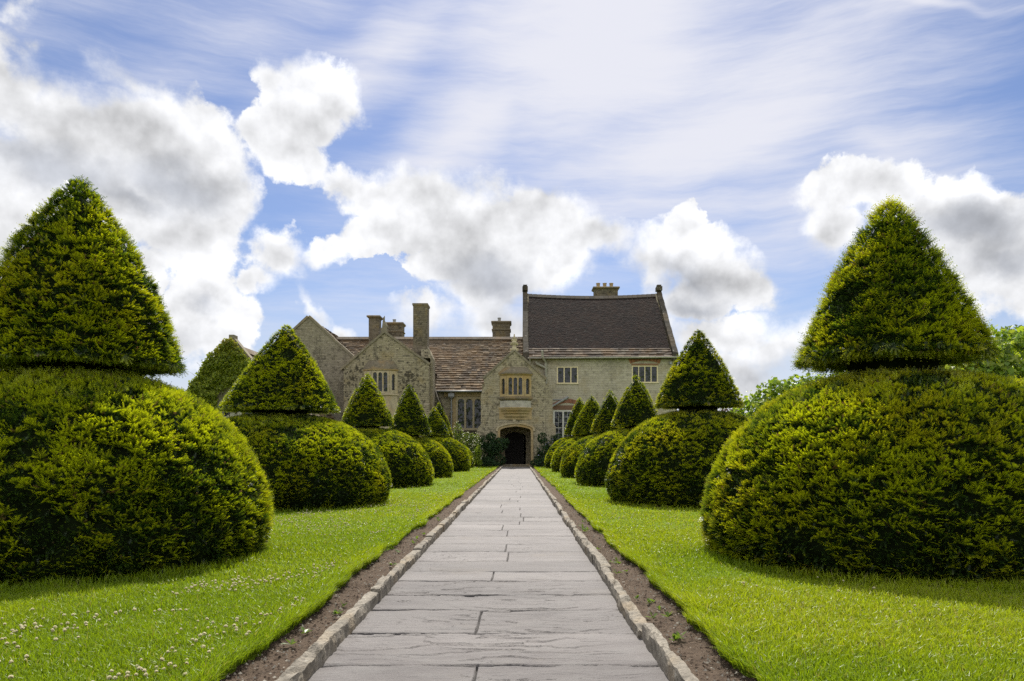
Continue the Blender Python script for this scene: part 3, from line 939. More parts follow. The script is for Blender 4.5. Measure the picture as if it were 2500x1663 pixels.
def window(x0, x1, z0, z1, y, nl, frame, mull, mat, arched=0.0, leads=(3, 6), depth=.12, parent=None, M=None, sill=True, transom=None, name='window', proud=.03):
    """a mullioned window: stone or timber frame (part), its glazing and its lead lines (sub-parts)"""
    M = M or Matrix.Identity(4)
    lw = (x1 - x0 - 2 * frame - (nl - 1) * mull) / nl
    lights = []
    for i in range(nl):
        a = x0 + frame + i * (lw + mull)
        lights.append((a, a + lw))
    zb, zt = z0 + frame, z1 - frame
    mb = MB()
    holes = [arch(a, b, zb, zt - arched, zt, 8, .15, .6) if arched else rect(a, b, zb, zt) for a, b in lights]
    mb.extr(rect(x0, x1, z0, z1), holes, y - proud, y + depth, M=M)
    if sill:
        mb.box(x0 - .03, x1 + .03, y - proud - .06, y - proud - .002, z0 - .02, z0 + .05, M=M)
    w = part(mb, name, mat, parent)
    pb, lb = MB(), MB()
    for a, b in lights:
        pb.box(a - .015, b + .015, y + depth * .55, y + depth * .55 + .012, zb - .015, zt + .01, M=M)
        for i in range(1, leads[0]):
            x = a + (b - a) * i / leads[0]
            lb.box(x - .007, x + .007, y + depth * .55 - .010, y + depth * .55 - .001, zb, zt - arched * .25, M=M)
        for i in range(1, leads[1]):
            z = zb + (zt - zb) * i / leads[1]
            t = .022 if transom and i in transom else .007
            lb.box(a, b, y + depth * .55 - .012, y + depth * .55 - .002, z - t, z + t, M=M)
    off = part(pb, 'pane', 'glass', w)
    part(lb, 'leading', 'came' if mat not in ('white',) else 'white', w)
    return w

# --- hall range
d = 50.0
hall_e, hall_r = px_z(953, 50), 9.20
mb = MB()
hwx0, hwx1, hwz0, hwz1 = px_x(1113, d), -2.40, px_z(1050, d), px_z(969, d)
mb.extr(rect(-11.2, -2.2, -.05, hall_e - .05), [rect(hwx0, hwx1, hwz0, hwz1)], 50.0, 50.45)
mb.box(-2.2, .72, 50.0, 50.45, -.05, hall_e - .05)
part(mb, 'hall_wall', 'wall')
mb = MB()
sl = math.hypot(4.3, hall_r - hall_e)
mb.add([(-13.6, 49.72, hall_e + .0), (.33, 49.72, hall_e), (.33, 54, hall_r), (-13.6, 54, hall_r), (-13.6, 58, hall_e), (.33, 58, hall_e)], [(0, 1, 2, 3), (3, 2, 5, 4)], (.12, .09, .06))
courses(mb, (-13.6, 49.62, hall_e - .06), (1, 0, 0), (0, 4.38, hall_r - hall_e + .02), 13.93, math.hypot(4.38, hall_r - hall_e + .02), .30, .145, .20, .46, .040, SL, sag=.07)
for i in range(34):
    x = -13.6 + i * .41
    mb.loft([[(x, 53.78, hall_r - .10), (x + .40, 53.78, hall_r - .10), (x + .40, 54.02, hall_r + .11), (x, 54.02, hall_r + .11)], [(x, 53.8, hall_r - .14), (x + .40, 53.8, hall_r - .14), (x + .40, 54.3, hall_r - .16), (x, 54.3, hall_r - .16)]], vary((.12, .10, .075)))
part(mb, 'hall_roof', 'slate', attr=True)
window(hwx0, hwx1, hwz0, hwz1, 50.02, 3, .13, .13, 'ham_pale', .22, (3, 9), .2)
# brown dressed strip, string course and plinth beside the hall window
mb = MB()
mb.box(px_x(1104, d), px_x(1113, d), 49.965, 50.06, hwz0 - .1, hwz1 + .06)
mb.box(px_x(1084, d), -2.3, 49.94, 50.06, hwz1 + .02, hwz1 + .42)
part(mb, 'window_surround', 'ham')
mb = MB()
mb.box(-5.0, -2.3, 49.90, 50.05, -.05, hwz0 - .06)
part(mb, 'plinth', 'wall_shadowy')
mb = MB()
gx0, gx1 = px_x(1066, 49.6), px_x(1180, 49.6)
mb.tube([(gx0, 49.56, hall_e - .10), (gx1, 49.56, hall_e - .10)], .065, 8)
part(mb, 'gutter', 'lead', smooth=True)
mb = MB()
x = px_x(1102, 49.8)
mb.tube([(x, 49.62, hall_e - .15), (x, 49.72, hall_e - .35), (x, 49.75, hall_e - .45)], .05)
mb.loft([[(x - .2, 49.6, 4.62), (x + .2, 49.6, 4.62), (x + .2, 49.9, 4.62), (x - .2, 49.9, 4.62)], [(x - .2, 49.6, 4.84), (x + .2, 49.6, 4.84), (x + .2, 49.9, 4.84), (x - .2, 49.9, 4.84)]])
mb.loft([[(x - .06, 49.7, 4.5), (x + .06, 49.7, 4.5), (x + .06, 49.82, 4.5), (x - .06, 49.82, 4.5)], [(x - .19, 49.61, 4.615), (x + .19, 49.61, 4.615), (x + .19, 49.89, 4.615), (x - .19, 49.89, 4.615)]])
mb.tube([(x, 49.8, 4.55), (x, 49.8, 0)], .052)
for z in (3.6, 2.2, .8): mb.box(x - .09, x + .09, 49.78, 50.0, z - .03, z + .03)
part(mb, 'downpipe', 'lead', smooth=False)

# --- oriel wing (gabled, left of the hall window)
d = 46.5
ox0, ox1, oax = px_x(839, d), px_x(1047, d), px_x(938.6, d)
oz0, oz1, oza = px_z(897, d), px_z(890, d), px_z(812, d)
mb = MB()
bx0, bx1 = px_x(893, d), px_x(966, d)
bz0, bz1 = px_z(962, d), px_z(903, d)
outl = [(ox0, -.05), (ox1, -.05), (ox1, oz1), (oax, oza), (ox0, oz0)]
mb.extr(outl, [rect(bx0, bx1, bz0, bz1)], d, d + .5)
mb.box(ox1 - .5, ox1, d + .5, 50.0, -.05, oz1 - .2)
mb.box(ox0, ox0 + .5, d + .5, 52, -.05, oz0 - .2)
part(mb, 'oriel_wing_wall', 'wall_dark')
def coping(mb, pts, y0, y1, w=.16, up=.10):
    for (xa, za), (xb, zb) in zip(pts[:-1], pts[1:]):
        L = math.hypot(xb - xa, zb - za)
        n = max(1, int(L / .62))
        nx, nz = -(zb - za) / L, (xb - xa) / L
        if nz < 0: nx, nz = -nx, -nz
        for i in range(n):
            t0, t1 = i / n, (i + 1) / n - .01 / L
            j = hr.uniform(-.012, .012)
            a0, b0 = xa + (xb - xa) * t0, za + (zb - za) * t0
            a1, b1 = xa + (xb - xa) * t1, za + (zb - za) * t1
            q = [(a0 - nx * .03, b0 - nz * .03), (a1 - nx * .03, b1 - nz * .03), (a1 + nx * (up + j), b1 + nz * (up + j)), (a0 + nx * (up + j), b0 + nz * (up + j))]
            mb.loft([[(p[0], y0 + j, p[1]) for p in q], [(p[0], y1, p[1]) for p in q]])
mb = MB()
coping(mb, [(ox0 - .16, oz0 - .16), (oax, oza + .02)], d - .07, d + .42)
coping(mb, [(oax, oza + .02), (ox1 + .06, oz1 - .02)], d - .071, d + .421)
part(mb, 'coping', 'coping')
mb = MB()   # roof of the wing, running back to the hall
for sx, zz in ((ox0 + .15, oz0 - .15), (ox1 - .1, oz1 - .15)):
    mb.add([(sx, d + .42, zz), (oax, d + .42, oza - .08), (oax, 53.6, oza - .08), (sx, 53.6, zz)], [(0, 1, 2, 3)], (.12, .09, .06))
Lr = math.hypot(ox1 - oax, oza - oz1)
courses(mb, (ox1 - .02, d + .45, oz1 - .25), (0, 1, 0), (oax - ox1, 0, oza - oz1 + .1), 6.0, Lr, .3, .22, .25, .5, .04, SL)
courses(mb, (ox0 + .02, d + .45 + 6.0, oz0 - .25), (0, -1, 0), (oax - ox0, 0, oza - oz0 + .1), 6.0, Lr, .3, .22, .25, .5, .04, SL)
part(mb, 'oriel_wing_roof', 'slate', attr=True)
# finial: a small seated stone beast on a block
mb = MB()
fx = oax - .02
mb.box(fx - .17, fx + .17, d - .06, d + .34, oza - .02, oza + .30)
mb.box(fx - .13, fx + .21, d - .04, d + .30, oza + .302, oza + .42)
mb.loft([[(fx + dx * w + sx, d + .14 + dy * w, oza + .42 + z) for dx, dy in ((-1, -1), (1, -1), (1, 1), (-1, 1))] for w, z, sx in ((.15, .0, .02), (.13, .12, .01), (.09, .25, -.02), (.08, .32, -.04))])
mb.box(fx - .09, fx - .03, d + .08, d + .16, oza + .42, oza + .98)
mb.box(fx - .025, fx + .02, d + .1, d + .15, oza + .44, oza + 1.06)
part(mb, 'finial', 'coping')

def bay(xc0, xc1, xs0, xs1, y, proj, zlo, zhi, frame, mull, mat, lead_n, side_frame, M2='ham_pale', sideleads=(2, 8)):
    """canted oriel: centre face between xc0..xc1 at y-proj, sides slanting back to xs0, xs1 at y"""
    window(xc0, xc1, zlo, zhi, y - proj, 3, frame, mull, mat, .16, lead_n, .12, sill=False, name='oriel_window')
    aL = math.atan2(-proj, xc0 - xs0)
    wL = math.hypot(proj, xc0 - xs0)
    window(0, wL - .002, zlo, zhi, 0, 1, side_frame, 0, mat, .16, sideleads, .12, sill=False, M=xform(xs0, y, aL), name='oriel_window')
    aR = math.atan2(proj, xs1 - xc1)
    wR = math.hypot(proj, xs1 - xc1)
    window(.002, wR, zlo, zhi, 0, 1, side_frame, 0, mat, .16, sideleads, .12, sill=False, M=xform(xc1, y - proj, aR), name='oriel_window')
def trap(xc0, xc1, xs0, xs1, y, proj, g_, z):
    """plan outline grown outward by g_"""
    return [(xs0 - g_, y - .001, z), (xc0 - g_ * .55, y - proj - g_, z), (xc1 + g_ * .55, y - proj - g_, z), (xs1 + g_, y - .001, z)]
def ring(mb, T, prof, col=None):
    mb.loft([trap(*T, g_, z) for g_, z in prof])

T = (px_x(907, 46.1), px_x(950, 46.1), px_x(889, d), px_x(970, d), d, .42)
zl, zh = px_z(960, 46.1), px_z(905, 46.1)
bay(*T, zl, zh, .10, .085, 'ham_pale', (2, 7), .19)
mb = MB(); ring(mb, T, [(.0, zh + .002), (.08, zh + .05), (.08, zh + .10)]); part(mb, 'cornice', 'ham')
mb = MB(); ring(mb, T, [(.085, zh + .102), (.06, zh + .18), (-.06, zh + .42), (-.25, zh + .66)]); part(mb, 'oriel_roof', 'mould')
mb = MB(); ring(mb, T, [(.02, 0), (.02, zl - .75), (.0, zl - .6), (.0, zl - .15), (.09, zl - .12), (.09, zl - .05), (.0, zl - .002)]); part(mb, 'oriel_base', 'ham_pale')

# added block between wing and hall; shade put into its colour and slanting top
mb = MB()
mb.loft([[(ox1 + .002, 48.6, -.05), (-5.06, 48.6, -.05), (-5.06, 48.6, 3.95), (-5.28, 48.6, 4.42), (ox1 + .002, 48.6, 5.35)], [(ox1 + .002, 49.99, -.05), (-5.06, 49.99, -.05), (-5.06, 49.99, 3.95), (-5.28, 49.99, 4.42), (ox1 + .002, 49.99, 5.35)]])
part(mb, 'flank_shade_block', 'wall_shadowy')

def chimney(x0, x1, y0, y1, z0, z1, mat, cap=.09, bands=(), pots=(), pot_h=.32, pot_r=.12, capmat='mould', shoulder=None, pot_mat='pot'):
    mb = MB()
    mb.box(x0, x1, y0, y1, z0, z1 - .22)
    if shoulder:
        sz, gx, gy = shoulder
        mb.loft([[(x0 - gx, y0 - gy, z0 - 1), (x1 + gx, y0 - gy, z0 - 1), (x1 + gx, y1 + gy, z0 - 1), (x0 - gx, y1 + gy, z0 - 1)], [(x0 - gx, y0 - gy, sz - .35), (x1 + gx, y0 - gy, sz - .35), (x1 + gx, y1 + gy, sz - .35), (x0 - gx, y1 + gy, sz - .35)], [(x0 - .002, y0 - .002, sz), (x1 + .002, y0 - .002, sz), (x1 + .002, y1 + .002, sz), (x0 - .002, y1 + .002, sz)]])
    c = part(mb, 'chimney', mat)
    mb = MB()
    mb.loft([[(x0 - g_, y0 - g_, z), (x1 + g_, y0 - g_, z), (x1 + g_, y1 + g_, z), (x0 - g_, y1 + g_, z)] for g_, z in ((.0, z1 - .219), (cap * .5, z1 - .16), (cap, z1 - .12), (cap, z1 - .03), (cap * .6, z1))])
    for zb in bands:
        mb.loft([[(x0 - g_, y0 - g_, z), (x1 + g_, y0 - g_, z), (x1 + g_, y1 + g_, z), (x0 - g_, y1 + g_, z)] for g_, z in ((.003, zb - .06), (.06, zb - .03), (.06, zb + .03), (.003, zb + .07))])
    part(mb, 'chimney_cap', capmat, c)
    for p in pots:
        mb = MB()
        mb.lathe([(pot_r, z1 - .01), (pot_r * .95, z1 + pot_h * .8), (pot_r * 1.15, z1 + pot_h * .82), (pot_r * 1.15, z1 + pot_h), (pot_r * .8, z1 + pot_h)], p, (y0 + y1) / 2, 12)
        part(mb, 'chimney_pot', pot_mat, c, smooth=False)
    return c
# tall stack on the wing's flank
chimney(px_x(1009, 47.8), px_x(1043.5, 47.8), 47.7, 48.75, 7.2, px_z(741, 47.8), 'wall_stack', .05, shoulder=(7.75, .10, .12))
mb = MB(); mb.box(ox1 + .003, ox1 + .16, 47.2, 48.58, -.05, 6.9); mb.loft([[(ox1 - .6, 47.2, 6.9), (ox1 + .16, 47.2, 6.9), (ox1 + .16, 48.58, 6.9), (ox1 - .6, 48.58, 6.9)], [(ox1 - .6, 47.4, 7.5), (ox1 - .1, 47.4, 7.5), (ox1 - .1, 48.58, 7.5), (ox1 - .6, 48.58, 7.5)]])
part(mb, 'chimney_breast', 'wall_dark')
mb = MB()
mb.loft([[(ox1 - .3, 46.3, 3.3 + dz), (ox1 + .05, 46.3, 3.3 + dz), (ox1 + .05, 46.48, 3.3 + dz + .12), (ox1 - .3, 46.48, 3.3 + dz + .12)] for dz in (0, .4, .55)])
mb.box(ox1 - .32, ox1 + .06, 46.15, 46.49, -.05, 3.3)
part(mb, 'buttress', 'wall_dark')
chimney(px_x(900, 53), px_x(924.5, 53), 53.0, 54.0, 8.4, px_z(770, 53), 'wall_stack', .13)
chimney(px_x(948, 56), px_x(985, 56), 55.4, 56.5, 8.0, px_z(790, 56), 'wall_stack', .10, bands=(px_z(812, 56),), pots=(px_x(963, 56),), pot_h=.30, pot_mat='lead')
chimney(px_x(1203, 56), px_x(1245.5, 56), 55.4, 56.6, 8.0, px_z(787, 56), 'wall_stack', .10, bands=(px_z(808, 56),), pots=(px_x(1219, 56),), pot_h=.34, pot_mat='lead')

# --- cross wing with the tall gable on the left
d = 49.0
cax, caz = px_x(753, d), px_z(774, d)
crx, crz = px_x(868, d), px_z(879, d)
clx = 2 * cax - crx
mb = MB()
mb.extr([(clx, -.05), (crx, -.05), (crx, crz), (cax, caz), (clx, crz)], [], d, d + .5)
mb.box(crx - .5, crx, d + .5, 50.0, -.05, crz - .2)
part(mb, 'cross_wing_wall', 'wall_grey')
mb = MB()
coping(mb, [(clx - .1, crz - .1), (cax, caz + .02)], d - .06, d + .45, up=.12)
coping(mb, [(cax, caz + .02), (crx + .06, crz - .05)], d - .061, d + .451, up=.12)
part(mb, 'coping', 'coping')
mb = MB()
L = math.hypot(crx - cax, caz - crz)
mb.add([(clx, d + .4, crz - .1), (cax, d + .4, caz - .08), (crx, d + .4, crz - .1), (clx, 60, crz - .1), (cax, 60, caz - .08), (crx, 60, crz - .1)], [(0, 1, 4, 3), (1, 2, 5, 4)], (.1, .08, .05))
courses(mb, (crx + .03, d + .5, crz - .2), (0, 1, 0), (cax - crx, 0, caz - crz + .08), 10.0, L, .3, .22, .25, .5, .04, SL)
part(mb, 'cross_wing_roof', 'slate', attr=True)

# --- right wing
d = 49.0
rx0, rx1 = .33, px_x(1652.5, d)
re, rr_, ry = px_z(870, d), 12.42, 54.5
W1 = (px_x(1359.5, d), px_x(1411.5, d), px_z(937, d), px_z(895, d))
W2 = (px_x(1542.5, d), px_x(1606.5, d), px_z(935, d), px_z(892.5, d))
W3 = (px_x(1350.5, d), px_x(1421, d), px_z(1088, d), px_z(1001, d))
mb = MB()
mb.extr(rect(rx0, rx1, -.05, re + .02), [rect(*W1), rect(*W2), rect(*W3)], d, d + .45)
part(mb, 'right_wing_wall', 'wall_pale')
for xa, xb in ((rx0, rx0 + .42), (rx1 - .42, rx1)):
    mb = MB()
    M90 = Matrix(((0, 1, 0, 0), (1, 0, 0, 0), (0, 0, 1, 0), (0, 0, 0, 1)))
    mb.extr([(d + .45, -.05), (60.0, -.05), (60.0, re), (ry, rr_ + .15), (d + .452, re + .16)], [], xa, xb, M=M90)
    part(mb, 'gable_wall', 'wall_dark')
def verge(xa, xb, seed):
    mb = MB()
    n = 13
    for i in range(n):
        t0, t1 = i / n, (i + 1) / n - .004
        y0, y1 = d - .25 + (ry - d + .25) * t0, d - .25 + (ry - d + .25) * t1
        z0, z1 = re - .12 + (rr_ + .12 - re) * t0, re - .12 + (rr_ + .12 - re) * t1
        j = hr.uniform(-.015, .015)
        mb.loft([[(xa + j, y0, z0 + .02), (xb + j, y0, z0 + .02), (xb + j, y1, z1 + .02), (xa + j, y1, z1 + .02)], [(xa + j, y0 - .03, z0 + .36), (xb + j, y0 - .03, z0 + .36), (xb + j, y1 - .03, z1 + .36), (xa + j, y1 - .03, z1 + .36)]])
    mb.box(xa - .03, xb + .03, ry - .35, ry + .3, rr_ + .32, rr_ + .62)
    mb.box(xa + .02, xb - .02, ry - .2, ry + .2, rr_ + .622, rr_ + .76)
    mb.box(xa - .02, xb + .02, d - .32, d - .002, re - .30, re + .22)
    part(mb, 'verge_coping', 'coping_dark')
verge(rx0 + .0, rx0 + .34, 1)
verge(rx1 - .32, rx1 + .02, 2)
mb = MB()
sx0, sx1 = rx0 + .37, rx1 - .37
mb.add([(sx0, d - .1, re - .2), (sx1, d - .1, re - .2), (sx1, ry, rr_ - .2), (sx0, ry, rr_ - .2), (sx1, 60, re - .2), (sx0, 60, re - .2)], [(0, 1, 2, 3), (3, 2, 4, 5)], (.05, .04, .03))
vv = (0, ry - d + .3, rr_ - re + .16)
Lr = math.hypot(vv[1], vv[2])
courses(mb, (sx0, d - .3, re - .12), (1, 0, 0), vv, sx1 - sx0, Lr, .113, .113, .16, .18, .014, TL, sag=.16, vmin=.98)
for i in range(27):
    x = sx0 + i * (sx1 - sx0) / 27
    sg = -.16 * math.sin(math.pi * (i + .5) / 27)
    w = (sx1 - sx0) / 27 - .01
    mb.loft([[(x, ry - .26, rr_ - .12 + sg), (x + w, ry - .26, rr_ - .12 + sg), (x + w, ry + .02, rr_ + .14 + sg), (x, ry + .02, rr_ + .14 + sg)], [(x, ry - .2, rr_ - .2 + sg), (x + w, ry - .2, rr_ - .2 + sg), (x + w, ry + .3, rr_ - .1 + sg), (x, ry + .3, rr_ - .1 + sg)]], vary((.065, .056, .045)))
roof = part(mb, 'right_wing_roof', 'tile', attr=True)
mb = MB()
courses(mb, (sx0, d - .32, re - .10), (1, 0, 0), vv, sx1 - sx0, 1.0, .30, .25, .3, .75, .035, EV)
part(mb, 'eaves_slates', 'slate', roof, attr=True)
window(*W1, d + .03, 3, .075, .075, 'cream', 0, (2, 4), .10)
window(*W2, d + .03, 4, .075, .06, 'cream', 0, (2, 4), .10)
window(*W3, d + .03, 3, .11, .10, 'white', 0, (2, 6), .12, transom=(3,))
def brick_arch(x0, x1, zs, rise, hgt, y):
    mb = MB()
    c = (x0 + x1) / 2
    h = (x1 - x0) / 2
    Rr = (h * h + rise * rise) / (2 * rise)
    a0 = math.asin(h / Rr)
    n = int(2 * h / .085)
    for i in range(n):
        a = -a0 + 2 * a0 * (i + .5) / n
        da = a0 / n * .86
        q = [(c + (Rr + t) * math.sin(a + s_), zs - Rr + rise + (Rr + t) * math.cos(a + s_)) for t, s_ in ((0, -da), (0, da), (hgt, da), (hgt, -da))]
        mb.loft([[(p[0], y - .022 - hr.random() * .006, p[1]) for p in q], [(p[0], y + .02, p[1]) for p in q]], vary((.27, .115, .065), .3))
    part(mb, 'brick_arch', 'brick', attr=True)
brick_arch(W2[0] - .10, W2[1] + .10, W2[3] + .12, .20, .30, d)
brick_arch(W3[0] - .06, W3[1] + .06, W3[3] + .05, .42, .26, d)
mb = MB()
mb.box(W2[0] - .02, W2[1] + .02, d - .02, d + .02, W2[3] + .002, W2[3] + .13, (.26, .15, .09))
part(mb, 'arch_infill', 'brick', attr=True)
mb = MB()
mb.box(W3[0] + .02, W3[1] - .02, d - .018, d + .02, W3[3] + .002, W3[3] + .30, (.20, .12, .08))
part(mb, 'arch_infill', 'brick', attr=True)
mb = MB()
mb.tube([(.62, d - .36, re - .16), (rx1 - .05, d - .36, re - .10)], .062, 8)
part(mb, 'gutter', 'pipe', smooth=True)
mb = MB()
X = lambda px: px_x(px, d - .12)
Z = lambda py: px_z(py, d - .12)
mb.tube([(X(1323), d - .50, Z(857)), (X(1324), d - .42, Z(873)), (X(1330), d - .2, Z(882)), (X(1332), d - .12, Z(887)), (X(1333), d - .12, Z(928)), (X(1334), d - .12, Z(953))], .085, 8)
mb.tube([(X(1307), d - .22, Z(884)), (X(1311), d - .2, Z(889)), (X(1331), d - .13, Z(898))], .085, 8)
mb.tube([(X(1293), d - .3, Z(876)), (X(1293), d - .12, Z(890))], .07, 8)
for py in (899, 925, 945): mb.box(X(1333) - .12, X(1333) + .12, d - .13, d + .01, Z(py) - .03, Z(py) + .03)
part(mb, 'downpipe', 'pipe', smooth=False)
mb = MB()
mb.tube([(X(1345), d - .2, Z(993)), (X(1352), d - .16, Z(990)), (X(1388), d - .1, Z(969))], .075, 8)
mb.tube([(X(1343), d - .2, Z(977)), (X(1344), d - .2, Z(994))], .04, 8)
part(mb, 'overflow_pipe', 'lead', smooth=False)
mb = MB()
mb.box(X(1341), X(1386), d - .05, d + .01, Z(976.5), Z(974.5))
part(mb, 'lead_flashing', 'lead')
mb = MB()
mb.box(rx1 - .5, rx1 - .36, d - .18, d - .002, re - .55, re - .38)
part(mb, 'wall_lamp_box', 'lead')
chimney(px_x(1450, 56), px_x(1506, 56), 55.4, 56.4, 11.3, px_z(704, 56), 'wall_stack', .13, pots=tuple(px_x(q, 56) for q in (1460, 1476, 1492)), pot_h=.36, pot_r=.14)

# --- porch
d = 46.0
pz = lambda py: px_z(py, d)
pxx = lambda px: px_x(px, d)
door_o = arch(pxx(1221), pxx(1296), -.05, pz(1054), pz(1041), 16, .25, .55)
q = [(1164, 1145), (1357, 1145), (1357, 1042), (1349, 1030), (1349, 972), (1342, 962), (1341, 946), (1337, 941), (1331, 936), (1332, 924), (1255.5, 856), (1182, 922), (1181, 932), (1184, 940), (1178, 952), (1174, 965), (1174, 1036), (1164, 1048)]
porch_out = [(pxx(a), pz(b)) for a, b in q]
T = (pxx(1237.5), pxx(1279), pxx(1221), pxx(1296.5), d, .40)
ozl, ozh = pz(969), pz(919)
mb = MB()
mb.extr(porch_out, [door_o, rect(pxx(1225), pxx(1292), ozl + .02, ozh - .02)], d, d + .5)
mb.box(pxx(1176), pxx(1184), d + .5, 49.98, -.05, pz(935))
mb.box(pxx(1326), pxx(1340), d + .5, 48.98, -.05, pz(935))
part(mb, 'porch_wall', 'wall')
mb = MB()
coping(mb, [(pxx(1181), pz(924)), (pxx(1255.5), pz(856))], d - .06, d + .40, up=.10)
coping(mb, [(pxx(1255.5), pz(856)), (pxx(1333), pz(926))], d - .061, d + .401, up=.10)
part(mb, 'coping', 'coping')
mb = MB()
ax, az_ = pxx(1255.5), pz(856)
for sx in (pxx(1183), pxx(1330)):
    mb.add([(sx, d + .4, pz(926)), (ax, d + .4, az_ - .1), (ax, 53, az_ - .1), (sx, 53, pz(926))], [(0, 1, 2, 3)], (.1, .08, .05))
L = math.hypot(pxx(1183) - ax, az_ - pz(926))
courses(mb, (pxx(1183) - .05, d + 4.4, pz(928)), (0, -1, 0), (ax - pxx(1183), 0, az_ - pz(926)), 4.0, L, .3, .22, .25, .5, .04, SL)
courses(mb, (pxx(1330) + .05, d + .4, pz(928)), (0, 1, 0), (ax - pxx(1330), 0, az_ - pz(926)), 4.0, L, .3, .22, .25, .5, .04, SL)
part(mb, 'porch_roof', 'slate', attr=True)
mb = MB()   # crocketed finial
fx = ax
mb.loft([[(fx + dx * w, d + .12 + dy * w * .8, az_ + z) for dx, dy in ((-1, -1), (1, -1), (1, 1), (-1, 1))] for w, z in ((.20, -.06), (.17, .12), (.12, .22), (.09, .34), (.16, .44), (.17, .52), (.09, .60), (.07, .74), (.10, .80), (.05, .86), (.03, 1.04))])
for dx, z in ((-.19, .40), (.19, .40), (-.22, .06), (.22, .06), (-.12, .66), (.12, .66)):
    mb.loft([[(fx + dx + a * w, d + .12 + b * w, az_ + z + e) for a, b in ((-1, -1), (1, -1), (1, 1), (-1, 1))] for w, e in ((.03, -.06), (.06, 0), (.035, .09))])
part(mb, 'finial', 'ham_pale')
bay(*T, ozl, ozh, .105, .085, 'ham', (2, 6), .15)
mb = MB(); ring(mb, T, [(.0, ozh + .002), (.05, ozh + .06), (.10, ozh + .09), (.10, ozh + .13)]); part(mb, 'cornice', 'ham')
mb = MB(); ring(mb, T, [(.13, ozh + .132), (.12, ozh + .20), (-.02, ozh + .34), (-.2, ozh + .52), (-.32, ozh + .56)]); part(mb, 'oriel_roof', 'mould')
mb = MB(); ring(mb, T, [(.02, pz(1000)), (.02, pz(997)), (.0, pz(995)), (.0, pz(979))]); part(mb, 'oriel_apron', 'plaster')
mb = MB(); ring(mb, T, [(.0, pz(978.5)), (.10, pz(975)), (.115, pz(972.5)), (.10, pz(970)), (.0, ozl - .002)]); part(mb, 'oriel_sill', 'mould')
mb = MB(); ring(mb, T, [(-.30, pz(1024.5)), (-.28, pz(1020)), (-.18, pz(1017)), (-.17, pz(1012)), (-.08, pz(1009)), (-.06, pz(1005)), (.03, pz(1003)), (.05, pz(1000.5)), (.10, pz(998)), (.11, pz(995.5)), (.03, pz(995.2))]); part(mb, 'oriel_corbel', 'ham')
mb = MB(); mb.box(pxx(1219), pxx(1298), d - .018, d + .02, pz(1024), pz(997.5)); part(mb, 'corbel_backing', 'ham')
# doorway surround and hood
mb = MB()
inner = arch(pxx(1221), pxx(1296), -.05, pz(1054), pz(1041), 16, .25, .55)
outer = arch(pxx(1215), pxx(1302), -.04, pz(1053), pz(1034.5), 16, .25, .55)
o2 = outer[1:] + [outer[0]]
i2 = inner[1:] + [inner[0]]
fr = [o2[-1]] and None
ring_pts = outer[1:] + [outer[0]]          # right foot, up over the head, down to left foot
inn = inner[1:] + [inner[0]]
polyline = ring_pts + list(reversed(inn))
mb.extr(polyline, [], d - .05, d + .48)
part(mb, 'door_arch', 'ham')
mb = MB()
h_o = arch(pxx(1211), pxx(1306), pz(1054), pz(1052), pz(1031.5), 16, .25, .55)[2:]
h_i = arch(pxx(1215), pxx(1302), pz(1054), pz(1053), pz(1034.3), 16, .25, .55)[2:]
mb.extr(h_o + list(reversed(h_i)), [], d - .11, d + .02)
mb.box(ax - .09, ax + .09, d - .12, d + .02, pz(1031), pz(1024.6))
part(mb, 'hood_mould', 'ham_pale')
mb = MB()
mb.extr(rect(pxx(1216), pxx(1303), pz(1045), pz(1025.5)), [], d - .012, d + .02)
part(mb, 'spandrel', 'ham_pale') if False else None
# porch chamber, inner door
mb = MB()
mb.extr(rect(pxx(1184), pxx(1326), -.05, pz(1030)), [arch(pxx(1231), pxx(1285), -.05, pz(1066), pz(1052), 14, .3, .6)], 48.7, 48.95)
mb.box(pxx(1184), pxx(1326), d + .5, 48.95, pz(1029), pz(1026))
part(mb, 'porch_chamber_wall', 'ham_pale')
mb = MB()
mb.box(pxx(1184) + .002, pxx(1326) - .002, d - .05, 49.2, -.05, .05)
part(mb, 'porch_floor', 'mould')
mb = MB()
x0, x1 = pxx(1231) - .05, pxx(1285) + .05
n = 7
for i in range(n):
    a, b = x0 + (x1 - x0) * i / n, x0 + (x1 - x0) * (i + 1) / n
    mb.box(a + .004, b - .004, 49.0, 49.05, .05, pz(1051))
for z in (.35, 1.0, 1.75): mb.box(x0, x1, 48.975, 48.998, z - .05, z + .05)
dr = part(mb, 'inner_door', 'door')
mb = MB()
mb.lathe([(.03, 1.10), (.05, 1.13), (.05, 1.17), (.03, 1.2)], x1 - .25, 48.95, 8)
part(mb, 'handle', 'came', dr)
mb = MB()
mb.box(pxx(1208), pxx(1309), 44.75, 45.93, -.06, .055)
mb.box(pxx(1214), pxx(1303), 45.25, 45.94, .057, .14)
part(mb, 'doorstep', 'mould', bevel=.02)

